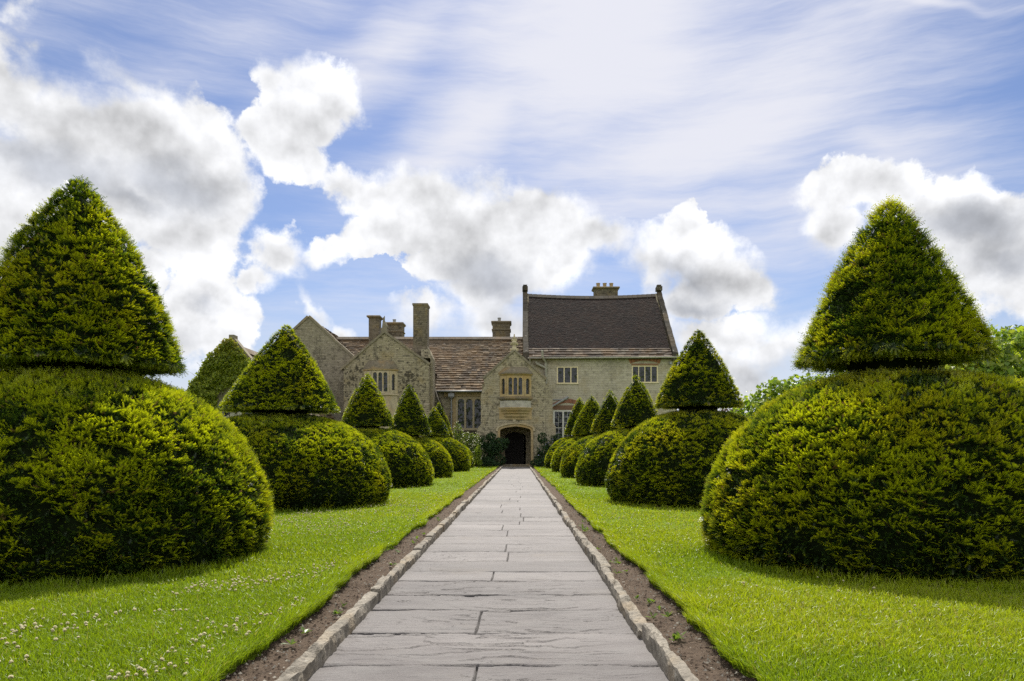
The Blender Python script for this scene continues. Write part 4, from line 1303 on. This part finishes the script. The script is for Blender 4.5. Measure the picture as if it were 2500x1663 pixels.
# --- chapel at far left
d = 38.0
CH = empty('chapel', (-14.7, 38.0, 0), 'small stone chapel gable behind the left yews with traceried window, hung with creeper', 'chapel')
cax, caz = px_x(566.5, d), px_z(834, d)
hw = 5.3
slope = 1.22
cz = caz - hw * slope
mb = MB()
cwx = px_x(574, d)
def trac(cx, cz_, r, n=4):
    pts = []
    for i in range(32):
        a = 2 * math.pi * i / 32
        rr = r * (.72 + .28 * abs(math.cos(a * n / 2)))
        pts.append((cx + rr * math.cos(a), cz_ + rr * math.sin(a)))
    return pts
wt = px_z(944, d)
mb.extr([(cax - hw, -.05), (cax + hw, -.05), (cax + hw, cz), (cax, caz), (cax - hw, cz)], [arch(cwx - 1.2, cwx + 1.2, 1.0, wt - 1.5, wt, 20, .55, .75)], d, d + .5)
mb.box(cax + hw - .5, cax + hw, d + .5, 48, -.05, cz - .3)
mb.box(cax - hw, cax - hw + .5, d + .5, 48, -.05, cz - .3)
part(mb, 'wall', 'wall_grey', CH)
mb = MB()
hol = [trac(cwx, wt - .75, .26), trac(cwx - .48, wt - 1.32, .22, 3), trac(cwx + .48, wt - 1.32, .22, 3)]
for k, (dx, dz) in enumerate(((-.28, -.42), (.28, -.42), (-.72, -1.25), (.72, -1.25), (0, -1.35))):
    hol.append([(cwx + dx + .05, wt + dz), (cwx + dx + .02, wt + dz + .16), (cwx + dx - .05, wt + dz + .02), (cwx + dx - .03, wt + dz - .14)])
for i in range(3):
    a = cwx - 1.02 + i * .70
    hol.append(arch(a, a + .62, 1.1, wt - 2.0, wt - 1.72, 8, .4))
mb.extr(arch(cwx - 1.195, cwx + 1.195, 1.0, wt - 1.5, wt - .004, 20, .55, .75), hol, d + .06, d + .26)
w = part(mb, 'window', 'plaster', CH)
mb = MB(); mb.box(cwx - 1.15, cwx + 1.15, d + .30, d + .31, 1.02, wt - .1); part(mb, 'pane', 'glass', w)
mb = MB()
coping(mb, [(cax - hw - .1, cz - .1), (cax, caz + .03)], d - .07, d + .40, up=.20)
coping(mb, [(cax, caz + .03), (cax + hw + .1, cz - .1)], d - .071, d + .401, up=.20)
mb.box(cax - .13, cax + .13, d - .1, d + .42, caz + .14, caz + .34)
part(mb, 'coping', 'coping', CH)
mb = MB()
L = math.hypot(hw, hw * slope)
mb.add([(cax - hw, d + .4, cz - .2), (cax, d + .4, caz - .25), (cax + hw, d + .4, cz - .2), (cax - hw, 48, cz - .2), (cax, 48, caz - .25), (cax + hw, 48, cz - .2)], [(0, 1, 4, 3), (1, 2, 5, 4)], (.1, .08, .05))
courses(mb, (cax + hw, d + .42, cz - .28), (0, 1, 0), (-hw, 0, hw * slope + .06), 9.5, L, .34, .24, .3, .6, .05, SL, sag=.25)
for i in range(24):
    y = d + .42 + i * .4
    mb.loft([[(cax - .2, y, caz - .36), (cax + .2, y, caz - .36), (cax + .02, y, caz - .06), (cax - .02, y, caz - .06)], [(cax - .2, y + .39, caz - .36), (cax + .2, y + .39, caz - .36), (cax + .02, y + .39, caz - .06), (cax - .02, y + .39, caz - .06)]], vary((.2, .17, .13)))
part(mb, 'roof', 'slate', CH, attr=True)

# --- garden wall beyond the right-hand yews
mb = MB()
mb.box(rx1 + .3, 40, 50.0, 50.4, -.05, 3.2)
for i in range(48): mb.box(rx1 + .3 + i * .61, rx1 + .3 + i * .61 + .6, 49.94, 50.46, 3.2, 3.32 + hr.uniform(-.01, .02))
gw = mb.build('garden_wall', MAT['wall_pale'])
tag(gw, 'long stone garden wall running right from the roofed wing behind the yews', 'wall')

# ------------------------------------------------------------------ leaves, shrubs, trees
def leaf_quads(p, nrm, r, size, aspect=.6, palette=None, fold=.25, droop=.3, var=.25, yellow=.0):
    n = len(p)
    N = unit(nrm + r.normal(0, .55, (n, 3)))
    up = np.array([0, 0, -1.0]) * droop + r.normal(0, 1, (n, 3))
    A = unit(up - N * np.einsum('ij,ij->i', up, N)[:, None])
    B = np.cross(N, A)
    s = size * r.uniform(.6, 1.3, n)[:, None]
    q0 = p - A * s * .5
    q2 = p + A * s * .5 - N * s * .08
    q1 = p + B * s * aspect * .5 + N * s * fold * .5 - A * s * .08
    q3 = p - B * s * aspect * .5 + N * s * fold * .5 - A * s * .08
    V = np.stack([q0, q1, q2, q0, q2, q3], 1).reshape(-1, 3)
    pal = np.array(palette)
    i = r.integers(0, len(pal), n)
    c = pal[i] * r.uniform(1 - var, 1 + var, (n, 1))
    return V, np.repeat(c, 6, 0)

def lobes_points(lobes, n, r, shell=.55):
    vol = np.array([l[3] * l[4] * l[5] for l in lobes]) ** .67
    k = r.choice(len(lobes), n, p=vol / vol.sum())
    L = np.array(lobes)[k]
    u = unit(r.normal(0, 1, (n, 3)))
    rad = (shell + (1 - shell) * r.random(n) ** .5)[:, None] * (1 + .25 * (fbm(u[:, 0] * 2 + k, u[:, 1] * 2, u[:, 2] * 2, octv=3, seed=5) - .5)[:, None] * 2)
    return L[:, :3] + u * rad * L[:, 3:6], u

def shrub(name, x, y, lobes, n, size, palette, label, cat, seed, mat='leaf', aspect=.6, droop=.3, stems=5, group=None, flowers=None, holes=.42):
    root = empty(name, (x, y, 0), label, cat, group)
    r = np.random.default_rng(seed)
    lb = [(x + a, y + b, c, d_, e, f) for a, b, c, d_, e, f in lobes]
    p, u = lobes_points(lb, n, r)
    h = fbm(p[:, 0] * 2.2, p[:, 1] * 2.2, p[:, 2] * 2.2, octv=3, seed=seed)
    k = (h > holes - .12 * r.random(n)) & (p[:, 2] > .03)
    p, u = p[k], u[k]
    V, C = leaf_quads(p, unit(u + np.array([0, 0, .5])), r, size, aspect, palette, droop=droop)
    poly_soup('foliage', V, 3, MAT[mat], root, C)
    if flowers:
        fn, fs, fc = flowers
        p2, u2 = lobes_points(lb, fn, r, .9)
        k = (p2[:, 2] > .5) & (fbm(p2[:, 0] * 2.5, p2[:, 1] * 2.5, p2[:, 2] * 2.5, octv=2, seed=seed + 3) > .45)
        V, C = leaf_quads(p2[k] + u2[k] * .04, u2[k], r, fs, .9, [fc], var=.1)
        poly_soup('blossom', V, 3, MAT['flower'], root, C)
    mb = MB()
    for i in range(stems):
        a, b, c, d_, e, f = lobes[i % len(lobes)]
        ex, ey = a + r.normal(0, .25) * d_, b + r.normal(0, .25) * e
        sx, sy = r.normal(0, .12), r.normal(0, .12)
        zt = c + f * .35
        pts = [(x + sx + (ex - sx) * t + .06 * math.sin(5 * t + i), y + sy + (ey - sy) * t, -.03 + zt * t) for t in (0, .25, .5, .75, 1)]
        mb.tube(pts, .03 + .012 * zt, 6, r2=.008)
    mb.build('stem', MAT['bark'], root)
    return root

DK = [(.020, .050, .016), (.030, .070, .020), (.045, .085, .022), (.028, .055, .026)]
MD = [(.08, .13, .018), (.12, .17, .02), (.06, .10, .015), (.15, .20, .025)]
BR = [(.16, .25, .02), (.24, .32, .03), (.11, .18, .018), (.31, .38, .05), (.18, .28, .03)]

x, y = px_x(1203, 45.0), 45.2
shrub('porch_shrub', x, y, [(-.35, 0, .8, .62, .45, .70), (.42, -.15, 1.35, .50, .40, .42), (-.55, .1, 1.55, .42, .38, .40), (.0, -.1, 1.15, .5, .4, .5), (.25, .05, .42, .55, .45, .42), (.75, -.2, 1.55, .28, .25, .22), (-.1, 0, 1.85, .3, .3, .25)], 4200, .15, DK, 'dark drooping shrub left of the porch doorway, spilling across its jamb', 'shrub', 31, 'dull_leaf', .45, .8, holes=.40)
x = px_x(1333, 45.0)
shrub('porch_shrub', x, y, [(-.15, 0, .95, .42, .40, .62), (.32, .05, 1.45, .50, .38, .48), (-.35, -.05, .45, .40, .40, .42), (.25, 0, .5, .5, .45, .45), (-.2, .05, 1.75, .34, .3, .34), (.75, 0, 1.7, .35, .3, .32)], 3200, .14, DK, 'dark shrub with pale lilac blooms right of the porch doorway', 'shrub', 32, 'dull_leaf', .45, .8, flowers=(160, .07, (.36, .34, .50)), holes=.44)
x = px_x(1138, 44.2)
shrub('flowering_shrub', x, 44.6, [(-.1, 0, 1.5, .72, .5, .62), (.45, 0, 1.55, .45, .4, .50), (.2, 0, .8, .75, .5, .75), (-.55, .1, 2.2, .30, .3, .5)], 3000, .10, MD, 'white flowering shrub below the hall window, left of porch', 'shrub', 33, 'leaf', .6, .2, flowers=(420, .085, (.72, .70, .52)), holes=.38)
x = px_x(1162, 43.0)
shrub('border_plant', x, 43.6, [(0, 0, .55, .28, .25, .55), (.1, 0, .95, .22, .2, .35), (-.05, .1, .25, .4, .3, .25)], 900, .15, BR, 'bright narrow-leaved plant with pale bells between far yew and shrub', 'plant', 34, 'leaf', .3, .1, flowers=(60, .08, (.75, .74, .62)))
x = px_x(1190, 44.2)
shrub('border_plant', x, 44.55, [(-.3, 0, .22, .45, .3, .28), (.25, 0, .20, .45, .3, .26), (0, 0, .35, .3, .25, .3)], 1200, .10, DK, 'low dark border plant with a purple flower at foot of left porch shrub', 'plant', 35, 'dull_leaf', .5, .2, flowers=(10, .10, (.28, .10, .36)))
x = px_x(1316, 44.2)
shrub('border_plant', x, 44.55, [(-.2, 0, .22, .35, .3, .25), (.3, 0, .26, .4, .3, .3)], 900, .10, DK, 'low dark border plant with white dots at foot of right porch shrub', 'plant', 36, 'dull_leaf', .5, .2, flowers=(26, .05, (.7, .7, .66)))

# large-leaved bushes beyond the right-hand yews
shrub('leafy_bush', px_x(1960, 17.0), 17.0, [(-1.0, 0, 1.5, .75, .7, .95), (-.2, 0, 1.75, .8, .8, .95), (.7, 0, 1.8, .8, .8, 1.0), (1.4, .1, 1.9, .8, .8, .95), (-.4, 0, .7, 1.3, .8, .8), (.8, 0, .7, 1.3, .8, .8), (-.6, 0, 1.9, .6, .6, .75), (.2, 0, 2.05, .6, .6, .75), (1.1, .1, 2.1, .7, .6, .8)], 15000, .115, BR, 'sunlit large-leaved bush behind the nearest right yew dome', 'bush', 41, 'leaf', .8, .6)
shrub('leafy_bush', px_x(2440, 13.0), 13.2, [(-1.3, 0, 1.55, .75, .7, .85), (-.6, 0, 1.9, .75, .7, .95), (.1, 0, 2.25, .8, .7, .95), (.8, 0, 2.2, .8, .8, 1.0), (1.6, 0, 2.2, .9, .8, 1.0), (-.4, 0, .8, 1.4, .7, .8), (1.0, 0, .8, 1.4, .7, .9), (-1.0, 0, 1.9, .6, .6, .8), (-.3, 0, 2.35, .6, .6, .7)], 17000, .115, BR, 'sunlit large-leaved bush at right photo edge beside the shaggy cone', 'bush', 42, 'leaf', .85, .6)
shrub('purple_bush', px_x(1778, 30.0), 30.0, [(0, 0, 1.6, .7, .6, 1.25), (.4, .1, 2.0, .5, .4, .8)], 2400, .12, [(.075, .035, .05), (.10, .05, .06), (.055, .03, .045)], 'purple leaved bush glimpsed under the second right cone', 'bush', 43, 'dull_leaf', .6, .3)

def tree(x, y, h, lobes, n, size, palette, label, seed):
    root = empty('oak_tree', (x, y, 0), label, 'tree', 'distant trees beyond the garden')
    r = np.random.default_rng(seed)
    lb = [(x + a, y + b, c, d_, e, f) for a, b, c, d_, e, f in lobes]
    p, u = lobes_points(lb, n, r, .6)
    k = fbm(p[:, 0] * .9, p[:, 1] * .9, p[:, 2] * .9, octv=4, seed=seed) > .42
    V, C = leaf_quads(p[k], u[k], r, size, .7, palette)
    poly_soup('crown', V, 3, MAT['leaf'], root, C)
    mb = MB()
    mb.tube([(x, y, -.1), (x + .1, y, h * .3), (x, y + .1, h * .55)], .45, 10, r2=.22)
    for i, (a, b, c, d_, e, f) in enumerate(lobes):
        mb.tube([(x, y, h * (.3 + .03 * i)), (x + a * .5, y + b * .5, h * .3 + (c - h * .3) * .6), (x + a, y + b, c + f * .4)], .16, 6, r2=.03)
    mb.build('trunk', MAT['bark'], root)
OK_ = [(.045, .075, .02), (.035, .06, .018), (.06, .09, .025)]
tree(px_x(2530, 62), 62, 12.0, [(0, 0, 9.2, 2.2, 2.0, 2.6), (-1.7, .3, 10.0, 1.0, 1.0, 1.3), (1.9, 0, 8.6, 1.9, 1.6, 2.2), (.6, -.4, 11.2, 1.3, 1.2, 1.4), (-1.4, -.3, 7.0, 1.6, 1.6, 1.8)], 9000, .24, OK_, 'tall dark tree crown rising over the bush at right photo edge', 51)
tree(px_x(2438, 66), 66, 10.5, [(0, 0, 9.2, 1.5, 1.5, 1.9), (-1.5, 0, 8.6, 1.4, 1.2, 1.9), (1.2, .2, 9.4, .9, .9, 1.3)], 6500, .24, OK_, 'lower dark tree crown just right of the shaggy cone', 52)

# creeper over the chapel gable
CR = [(.17, .22, .016), (.23, .28, .02), (.12, .165, .013), (.28, .32, .025)]
def creeper():
    root = empty('creeper', (px_x(540, 37.9), 37.9, 0), 'green creeper with golden tips covering the chapel gable', 'climbing plant')
    r = np.random.default_rng(61)
    poly = [(568, 830), (552, 834), (534, 858), (516, 868), (508, 884), (499, 898), (488, 916), (470, 936), (466, 968), (478, 990), (500, 1016), (528, 1012), (530, 985), (532, 958), (556, 944), (580, 938), (604, 944), (618, 906), (612, 884), (598, 866), (584, 848)]
    px = np.array([a for a, b in poly], float)
    py = np.array([b for a, b in poly], float)
    n = 26000
    X = r.uniform(455, 622, n)
    Y = r.uniform(826, 1020, n)
    Xj, Yj = X + r.normal(0, 3.5, n), Y + r.normal(0, 3.0, n)
    ins = np.zeros(n, bool)
    for i in range(len(px)):
        j = (i + 1) % len(px)
        c = ((py[i] > Yj) != (py[j] > Yj)) & (Xj < (px[j] - px[i]) * (Yj - py[i]) / (py[j] - py[i] + 1e-9) + px[i])
        ins ^= c
    X, Y = X[ins], Y[ins]
    d_ = 37.93
    lump = fbm(X * .06, Y * .085, octv=4, seed=63)
    y = d_ - .05 - .55 * lump * r.random(len(X)) ** .4
    p = np.stack([(X - VPX) * d_ / F_PX, y, 1 + (VPY - Y) * d_ / F_PX], -1)
    nrm = np.tile(np.array([0, -1.0, .7]), (len(p), 1))
    V, C = leaf_quads(p, nrm, r, .13, .75, CR, droop=1.0)
    top = np.clip((878 - Y) / 50, 0, 1) * (r.random(len(Y)) < .5)
    gold = np.array([.26, .20, .035])
    C = C.reshape(-1, 6, 3)
    C = C + (gold - C) * (top * .8)[:, None, None]
    poly_soup('foliage', V, 3, MAT['leaf'], root, C.reshape(-1, 3))
    mb = MB()
    for i in range(7):
        t = i / 6
        x0 = px_x(500 + 12 * i, d_)
        pts = [(x0 + .15 * math.sin(3 * s + i), d_ - .03, .0 + (px_z(840 + abs(i - 4) * 22, d_)) * s) for s in np.linspace(0, 1, 8)]
        mb.tube(pts, .035, 6, r2=.01)
    for a, b, c, e in ((499, 880, 512, 858), (478, 920, 462, 908), (490, 900, 480, 884), (545, 838, 534, 832)):
        mb.tube([P(a, b, d_ - .1), P((a + c) / 2 + 2, (b + e) / 2, d_ - .2), P(c, e, d_ - .22)], .008, 5, r2=.004)
    mb.build('stem', MAT['bark'], root)
creeper()

# ------------------------------------------------------------------ grass
def blades(n, d0, d1, r, side=None, edge=False):
    """grass blades between distances d0 and d1 in the part of the lawn one can see, with some to spare"""
    d_ = np.sqrt(r.random(n) * (d1 ** 2 - d0 ** 2) + d0 ** 2)
    if edge:
        s = r.random(n) < .5
        off = np.abs(r.normal(0, .07, n)) - .015
        x = np.where(s, edge_left(d_) - off, edge_right(d_) + off)
    else:
        s = r.random(n) < .5
        u = r.random(n)
        xl, xr = edge_left(d_), edge_right(d_)
        fl, fr = np.minimum(-.80 * d_ - .6, xl - .5), np.maximum(.78 * d_ + .6, xr + .5)
        x = np.where(s, xl + (fl - xl) * u, xr + (fr - xr) * u)
    return x, d_
def grass():
    r = np.random.default_rng(77)
    Vs, Cs = [], []
    for n, d0, d1, h0, w, edge in ((150000, 2.9, 5.2, .054, .0048, False), (170000, 5.2, 9, .046, .0058, False), (150000, 9, 17, .048, .010, False), (130000, 17, 46, .052, .022, False),
                                   (26000, 2.6, 7, .075, .0045, True), (20000, 7, 16, .072, .008, True), (14000, 16, 45, .07, .018, True)):
        x, y = blades(n, d0, d1, r, edge=edge)
        keep = np.ones(n, bool)
        for cx, cy, H, Rd, *_ in YEWS:
            keep &= np.hypot(x - cx, y - cy) > Rd * .96
        keep &= (y < 44.6)
        x, y = x[keep], y[keep]
        n = len(x)
        tuft = fbm(x * 2.6, y * 2.6, octv=4, seed=81)
        big = fbm(x * .45, y * .45, octv=3, seed=83)
        h = h0 * r.uniform(.5, 1.35, n) * (.55 + .9 * tuft)
        # longer grass where the mower cannot reach round the yews
        for cx, cy, H, Rd, *_ in YEWS:
            g_ = np.hypot(x - cx, y - cy) - Rd
            h *= 1 + .9 * np.clip(1 - g_ / .16, 0, 1) * (g_ > -.1)
        a = r.random(n) * 2 * math.pi
        lean = r.uniform(.15, 1.0, n)
        lx, ly = np.cos(a) * lean, np.sin(a) * lean
        if edge:
            lx = lx * .6 + np.where(x < 0, .75, -.75) * r.random(n)
        b = r.random(n) * math.pi
        wx, wy = np.cos(b) * w * .5, np.sin(b) * w * .5
        z0 = np.full(n, .015)
        base = np.stack([x, y, z0], -1)
        W = np.stack([wx, wy, np.zeros(n)], -1)
        m1 = base + np.stack([lx * h * .3, ly * h * .3, h * .55], -1)
        tp = base + np.stack([lx * h * .85, ly * h * .85, h * (1 - .35 * lean)], -1)
        V = np.stack([base - W, base + W, m1 + W * .8, base - W, m1 + W * .8, m1 - W * .8, m1 - W * .8, m1 + W * .8, tp], 1).reshape(-1, 3)
        dk, md, lt, st = np.array([.060, .100, .006]), np.array([.170, .252, .008]), np.array([.262, .328, .011]), np.array([.30, .27, .10])
        k = np.clip(.5 + (tuft - .5) * 1.2 + (big - .5) * 3.0 + r.normal(0, .25, n), 0, 1)[:, None]
        c = md + (lt - md) * k
        c = np.where((r.random(n) < .03 + .10 * np.clip(big * 2 - .9, 0, 1))[:, None], st, c)
        c = c * r.uniform(.8, 1.2, (n, 1))
        cb = dk * .9 + c * .1
        C = np.stack([cb, cb, c, cb, c, c, c, c, c * 1.08], 1).reshape(-1, 3)
        Vs.append(V)
        Cs.append(C)
    o = poly_soup('lawn_grass', np.concatenate(Vs), 3, MAT['grass'], None, np.concatenate(Cs))
    tag(o, 'short sunlit lawn grass on both sides of the path', 'grass', kind='stuff')
grass()

# ------------------------------------------------------------------ clover heads in the lawn
def clover_mesh(seed):
    r = np.random.default_rng(seed)
    V, C = [], []
    n = 46
    i = np.arange(n) + .5
    ph = np.arccos(1 - 1.55 * i / n)
    th = math.pi * (1 + 5 ** .5) * i
    u = np.stack([np.cos(th) * np.sin(ph), np.sin(th) * np.sin(ph), np.cos(ph)], -1)
    t1 = unit(np.cross(u, np.array([.3, .2, .9])))
    t2 = np.cross(u, t1)
    rad = .0095
    c0 = u * rad * .35
    tip = u * rad * r.uniform(.9, 1.15, (n, 1)) + np.array([0, 0, .001])
    w = .0026
    mid = u * rad * .8
    tri = np.stack([c0, mid + t1 * w, tip, c0, tip, mid - t1 * w, c0, mid + t2 * w, tip, c0, tip, mid - t2 * w], 1).reshape(-1, 3)
    low = (u[:, 2] < -.1)
    col = np.where(low[:, None], np.array([.42, .34, .20]), np.array([.80, .76, .60])) * r.uniform(.85, 1.1, (n, 1))
    V.append(tri); C.append(np.repeat(col, 12, 0))
    # stalk
    s = np.array([[0, 0, -.055], [.0009, 0, -.055], [.0006, .0006, 0], [0, 0, -.055], [.0006, .0006, 0], [-.0006, .0, 0]])
    V.append(s); C.append(np.tile(np.array([[.10, .17, .03]]), (6, 1)))
    V, C = np.concatenate(V), np.concatenate(C)
    me = bpy.data.meshes.new('clover_flower')
    me.vertices.add(len(V)); me.vertices.foreach_set('co', V.astype(np.float32).ravel())
    me.loops.add(len(V)); me.loops.foreach_set('vertex_index', np.arange(len(V), dtype=np.int32))
    me.polygons.add(len(V) // 3); me.polygons.foreach_set('loop_start', (np.arange(len(V) // 3) * 3).astype(np.int32))
    at = me.attributes.new('col', 'FLOAT_COLOR', 'POINT')
    at.data.foreach_set('color', np.concatenate([C, np.ones((len(C), 1))], 1).astype(np.float32).ravel())
    me.update(calc_edges=True)
    me.materials.append(MAT['flower'])
    return me, V, C
def clover():
    r = np.random.default_rng(101)
    pts = []
    def put(n, x0, x1, y0, y1, thr, k=1.5):
        c = 0
        while c < n:
            x, y = r.uniform(x0, x1), r.uniform(y0, y1)
            if x > float(edge_left(y)) - .06 and x < 0: continue
            if x > 0 and x < float(edge_right(y)) + .06: continue
            if any(math.hypot(x - q[0], y - q[1]) < q[3] + .04 for q in YEWS): continue
            if float(fbm(x * k, y * k, octv=3, seed=105)) < thr: continue
            pts.append((x, y)); c += 1
    put(380, -4.2, -1.35, 3.0, 5.6, .47)
    put(90, -2.3, -1.35, 4.6, 6.2, .46)
    put(420, -3.4, -1.4, 8.3, 13.0, .47)
    put(110, -3.0, -1.4, 13, 20, .47)
    put(14, 1.2, 2.6, 4.0, 7.0, .4)
    put(24, 1.2, 2.2, 9.0, 12.0, .48)
    pts.sort(key=lambda q: math.hypot(*q))
    meshes = [clover_mesh(s) for s in (1, 2, 3)]
    first = None
    for i, (x, y) in enumerate(pts[:290]):
        if first is None:
            o = bpy.data.objects.new('clover_flower', meshes[0][0])
            tag(o, 'small cream clover head on a thin stalk in the lawn', 'flower', 'white clover heads in the lawn')
            first = o
        else:
            o = first.copy()
            o.data = meshes[i % 3][0]
        COL.objects.link(o)
        if x > 0: tag(o, 'tiny cream clover head in the lawn right of the path', 'flower', 'clover heads in the right lawn')
        elif y > 5.7: tag(o, 'cream clover head in the left lawn, further along toward the second yew', 'flower', 'clover heads further along the left lawn')
        else: tag(o, 'cream clover head on a thin stalk in the foreground of the left lawn', 'flower', 'clover heads in the left foreground lawn')
        s = r.uniform(.65, 1.15)
        o.location = (x, y, r.uniform(.048, .078))
        o.scale = (s, s, s * r.uniform(.85, 1.1))
        o.rotation_euler = (r.normal(0, .2), r.normal(0, .2), r.random() * 6.28)
    V, C = [], []
    for i, (x, y) in enumerate(pts[290:]):
        _, v, c = meshes[i % 3]
        k = slice(0, None, 1)
        V.append(v * r.uniform(.6, 1.0) + np.array([x, y, r.uniform(.048, .075)])); C.append(c)
    o = poly_soup('distant_clover', np.concatenate(V), 3, MAT['flower'], None, np.concatenate(C))
    tag(o, 'sprinkling of far white clover heads in the lawn beyond the nearest yews', 'clover', kind='stuff')
clover()

# ------------------------------------------------------------------ weeds and stones in the soil beds
def weeds():
    r = np.random.default_rng(111)
    n_ = 0
    spots = []
    for i in range(11): spots.append((PL - .16 - r.random() * .10, r.uniform(3.2, 11), 'left'))
    for i in range(20): spots.append((PR + .13 + r.random() * .12, r.uniform(3.0, 11), 'right'))
    for i, (x, y, sd) in enumerate(spots):
        k = int(r.integers(5, 12))
        a = r.random(k) * 6.28
        L = r.uniform(.02, .065, k)
        e = r.uniform(.3, 1.2, k)
        V, C = [], []
        for j in range(k):
            d_ = np.array([math.cos(a[j]) * math.cos(e[j]), math.sin(a[j]) * math.cos(e[j]), math.sin(e[j])])
            s = np.array([-math.sin(a[j]), math.cos(a[j]), 0]) * L[j] * r.uniform(.10, .30)
            b = np.array([x, y, .0])
            m_ = b + d_ * L[j] * .55
            t = b + d_ * L[j] + np.array([0, 0, -.008])
            V += [b, m_ + s, t, b, t, m_ - s]
            c = np.array([.12, .19, .03]) * r.uniform(.7, 1.3)
            C += [c] * 6
        o = poly_soup('weed', np.array(V), 3, MAT['leaf'], None, np.array(C))
        o.data.transform(Matrix.Translation((-x, -y, 0)))
        o.location = (x, y, 0)
        tag(o, 'tiny green weed sprouting in bare soil %s of the path' % sd, 'weed', 'weeds in the %s soil strip' % sd)
    # crumbs and small stones
    V, C = [], []
    for i in range(2600):
        sd = r.random() < .5
        y = 2.6 + 12 * r.random() ** 1.6
        x = r.uniform(float(edge_left(y)) + .0, PL - .13) if sd else r.uniform(PR + .12, float(edge_right(y)))
        s = r.uniform(.003, .010)
        q = np.array([(1, 0, 0), (0, 1, 0), (-1, 0, 0), (0, -1, 0), (0, 0, 1)]) * s * r.uniform(.6, 1.3, (5, 3)) + np.array([x, y, .002])
        for f in ((0, 1, 4), (1, 2, 4), (2, 3, 4), (3, 0, 4)): V += [q[j] for j in f]
        c = np.array([.11, .08, .06]) if r.random() < .6 else np.array([.34, .31, .26])
        C += [c * r.uniform(.7, 1.2)] * 12
    o = poly_soup('soil_crumbs', np.array(V), 3, MAT['crumb'], None, np.array(C))
    tag(o, 'crumbs of earth and small stones on the soil strips beside the kerbs', 'gravel', kind='stuff')
m, g = material('earth_crumbs')
out(g, g.node('ShaderNodeBsdfPrincipled', {'Base Color': attr(g), 'Roughness': .95, 'Specular IOR Level': .15}).outputs[0])
MAT['crumb'] = m
weeds()
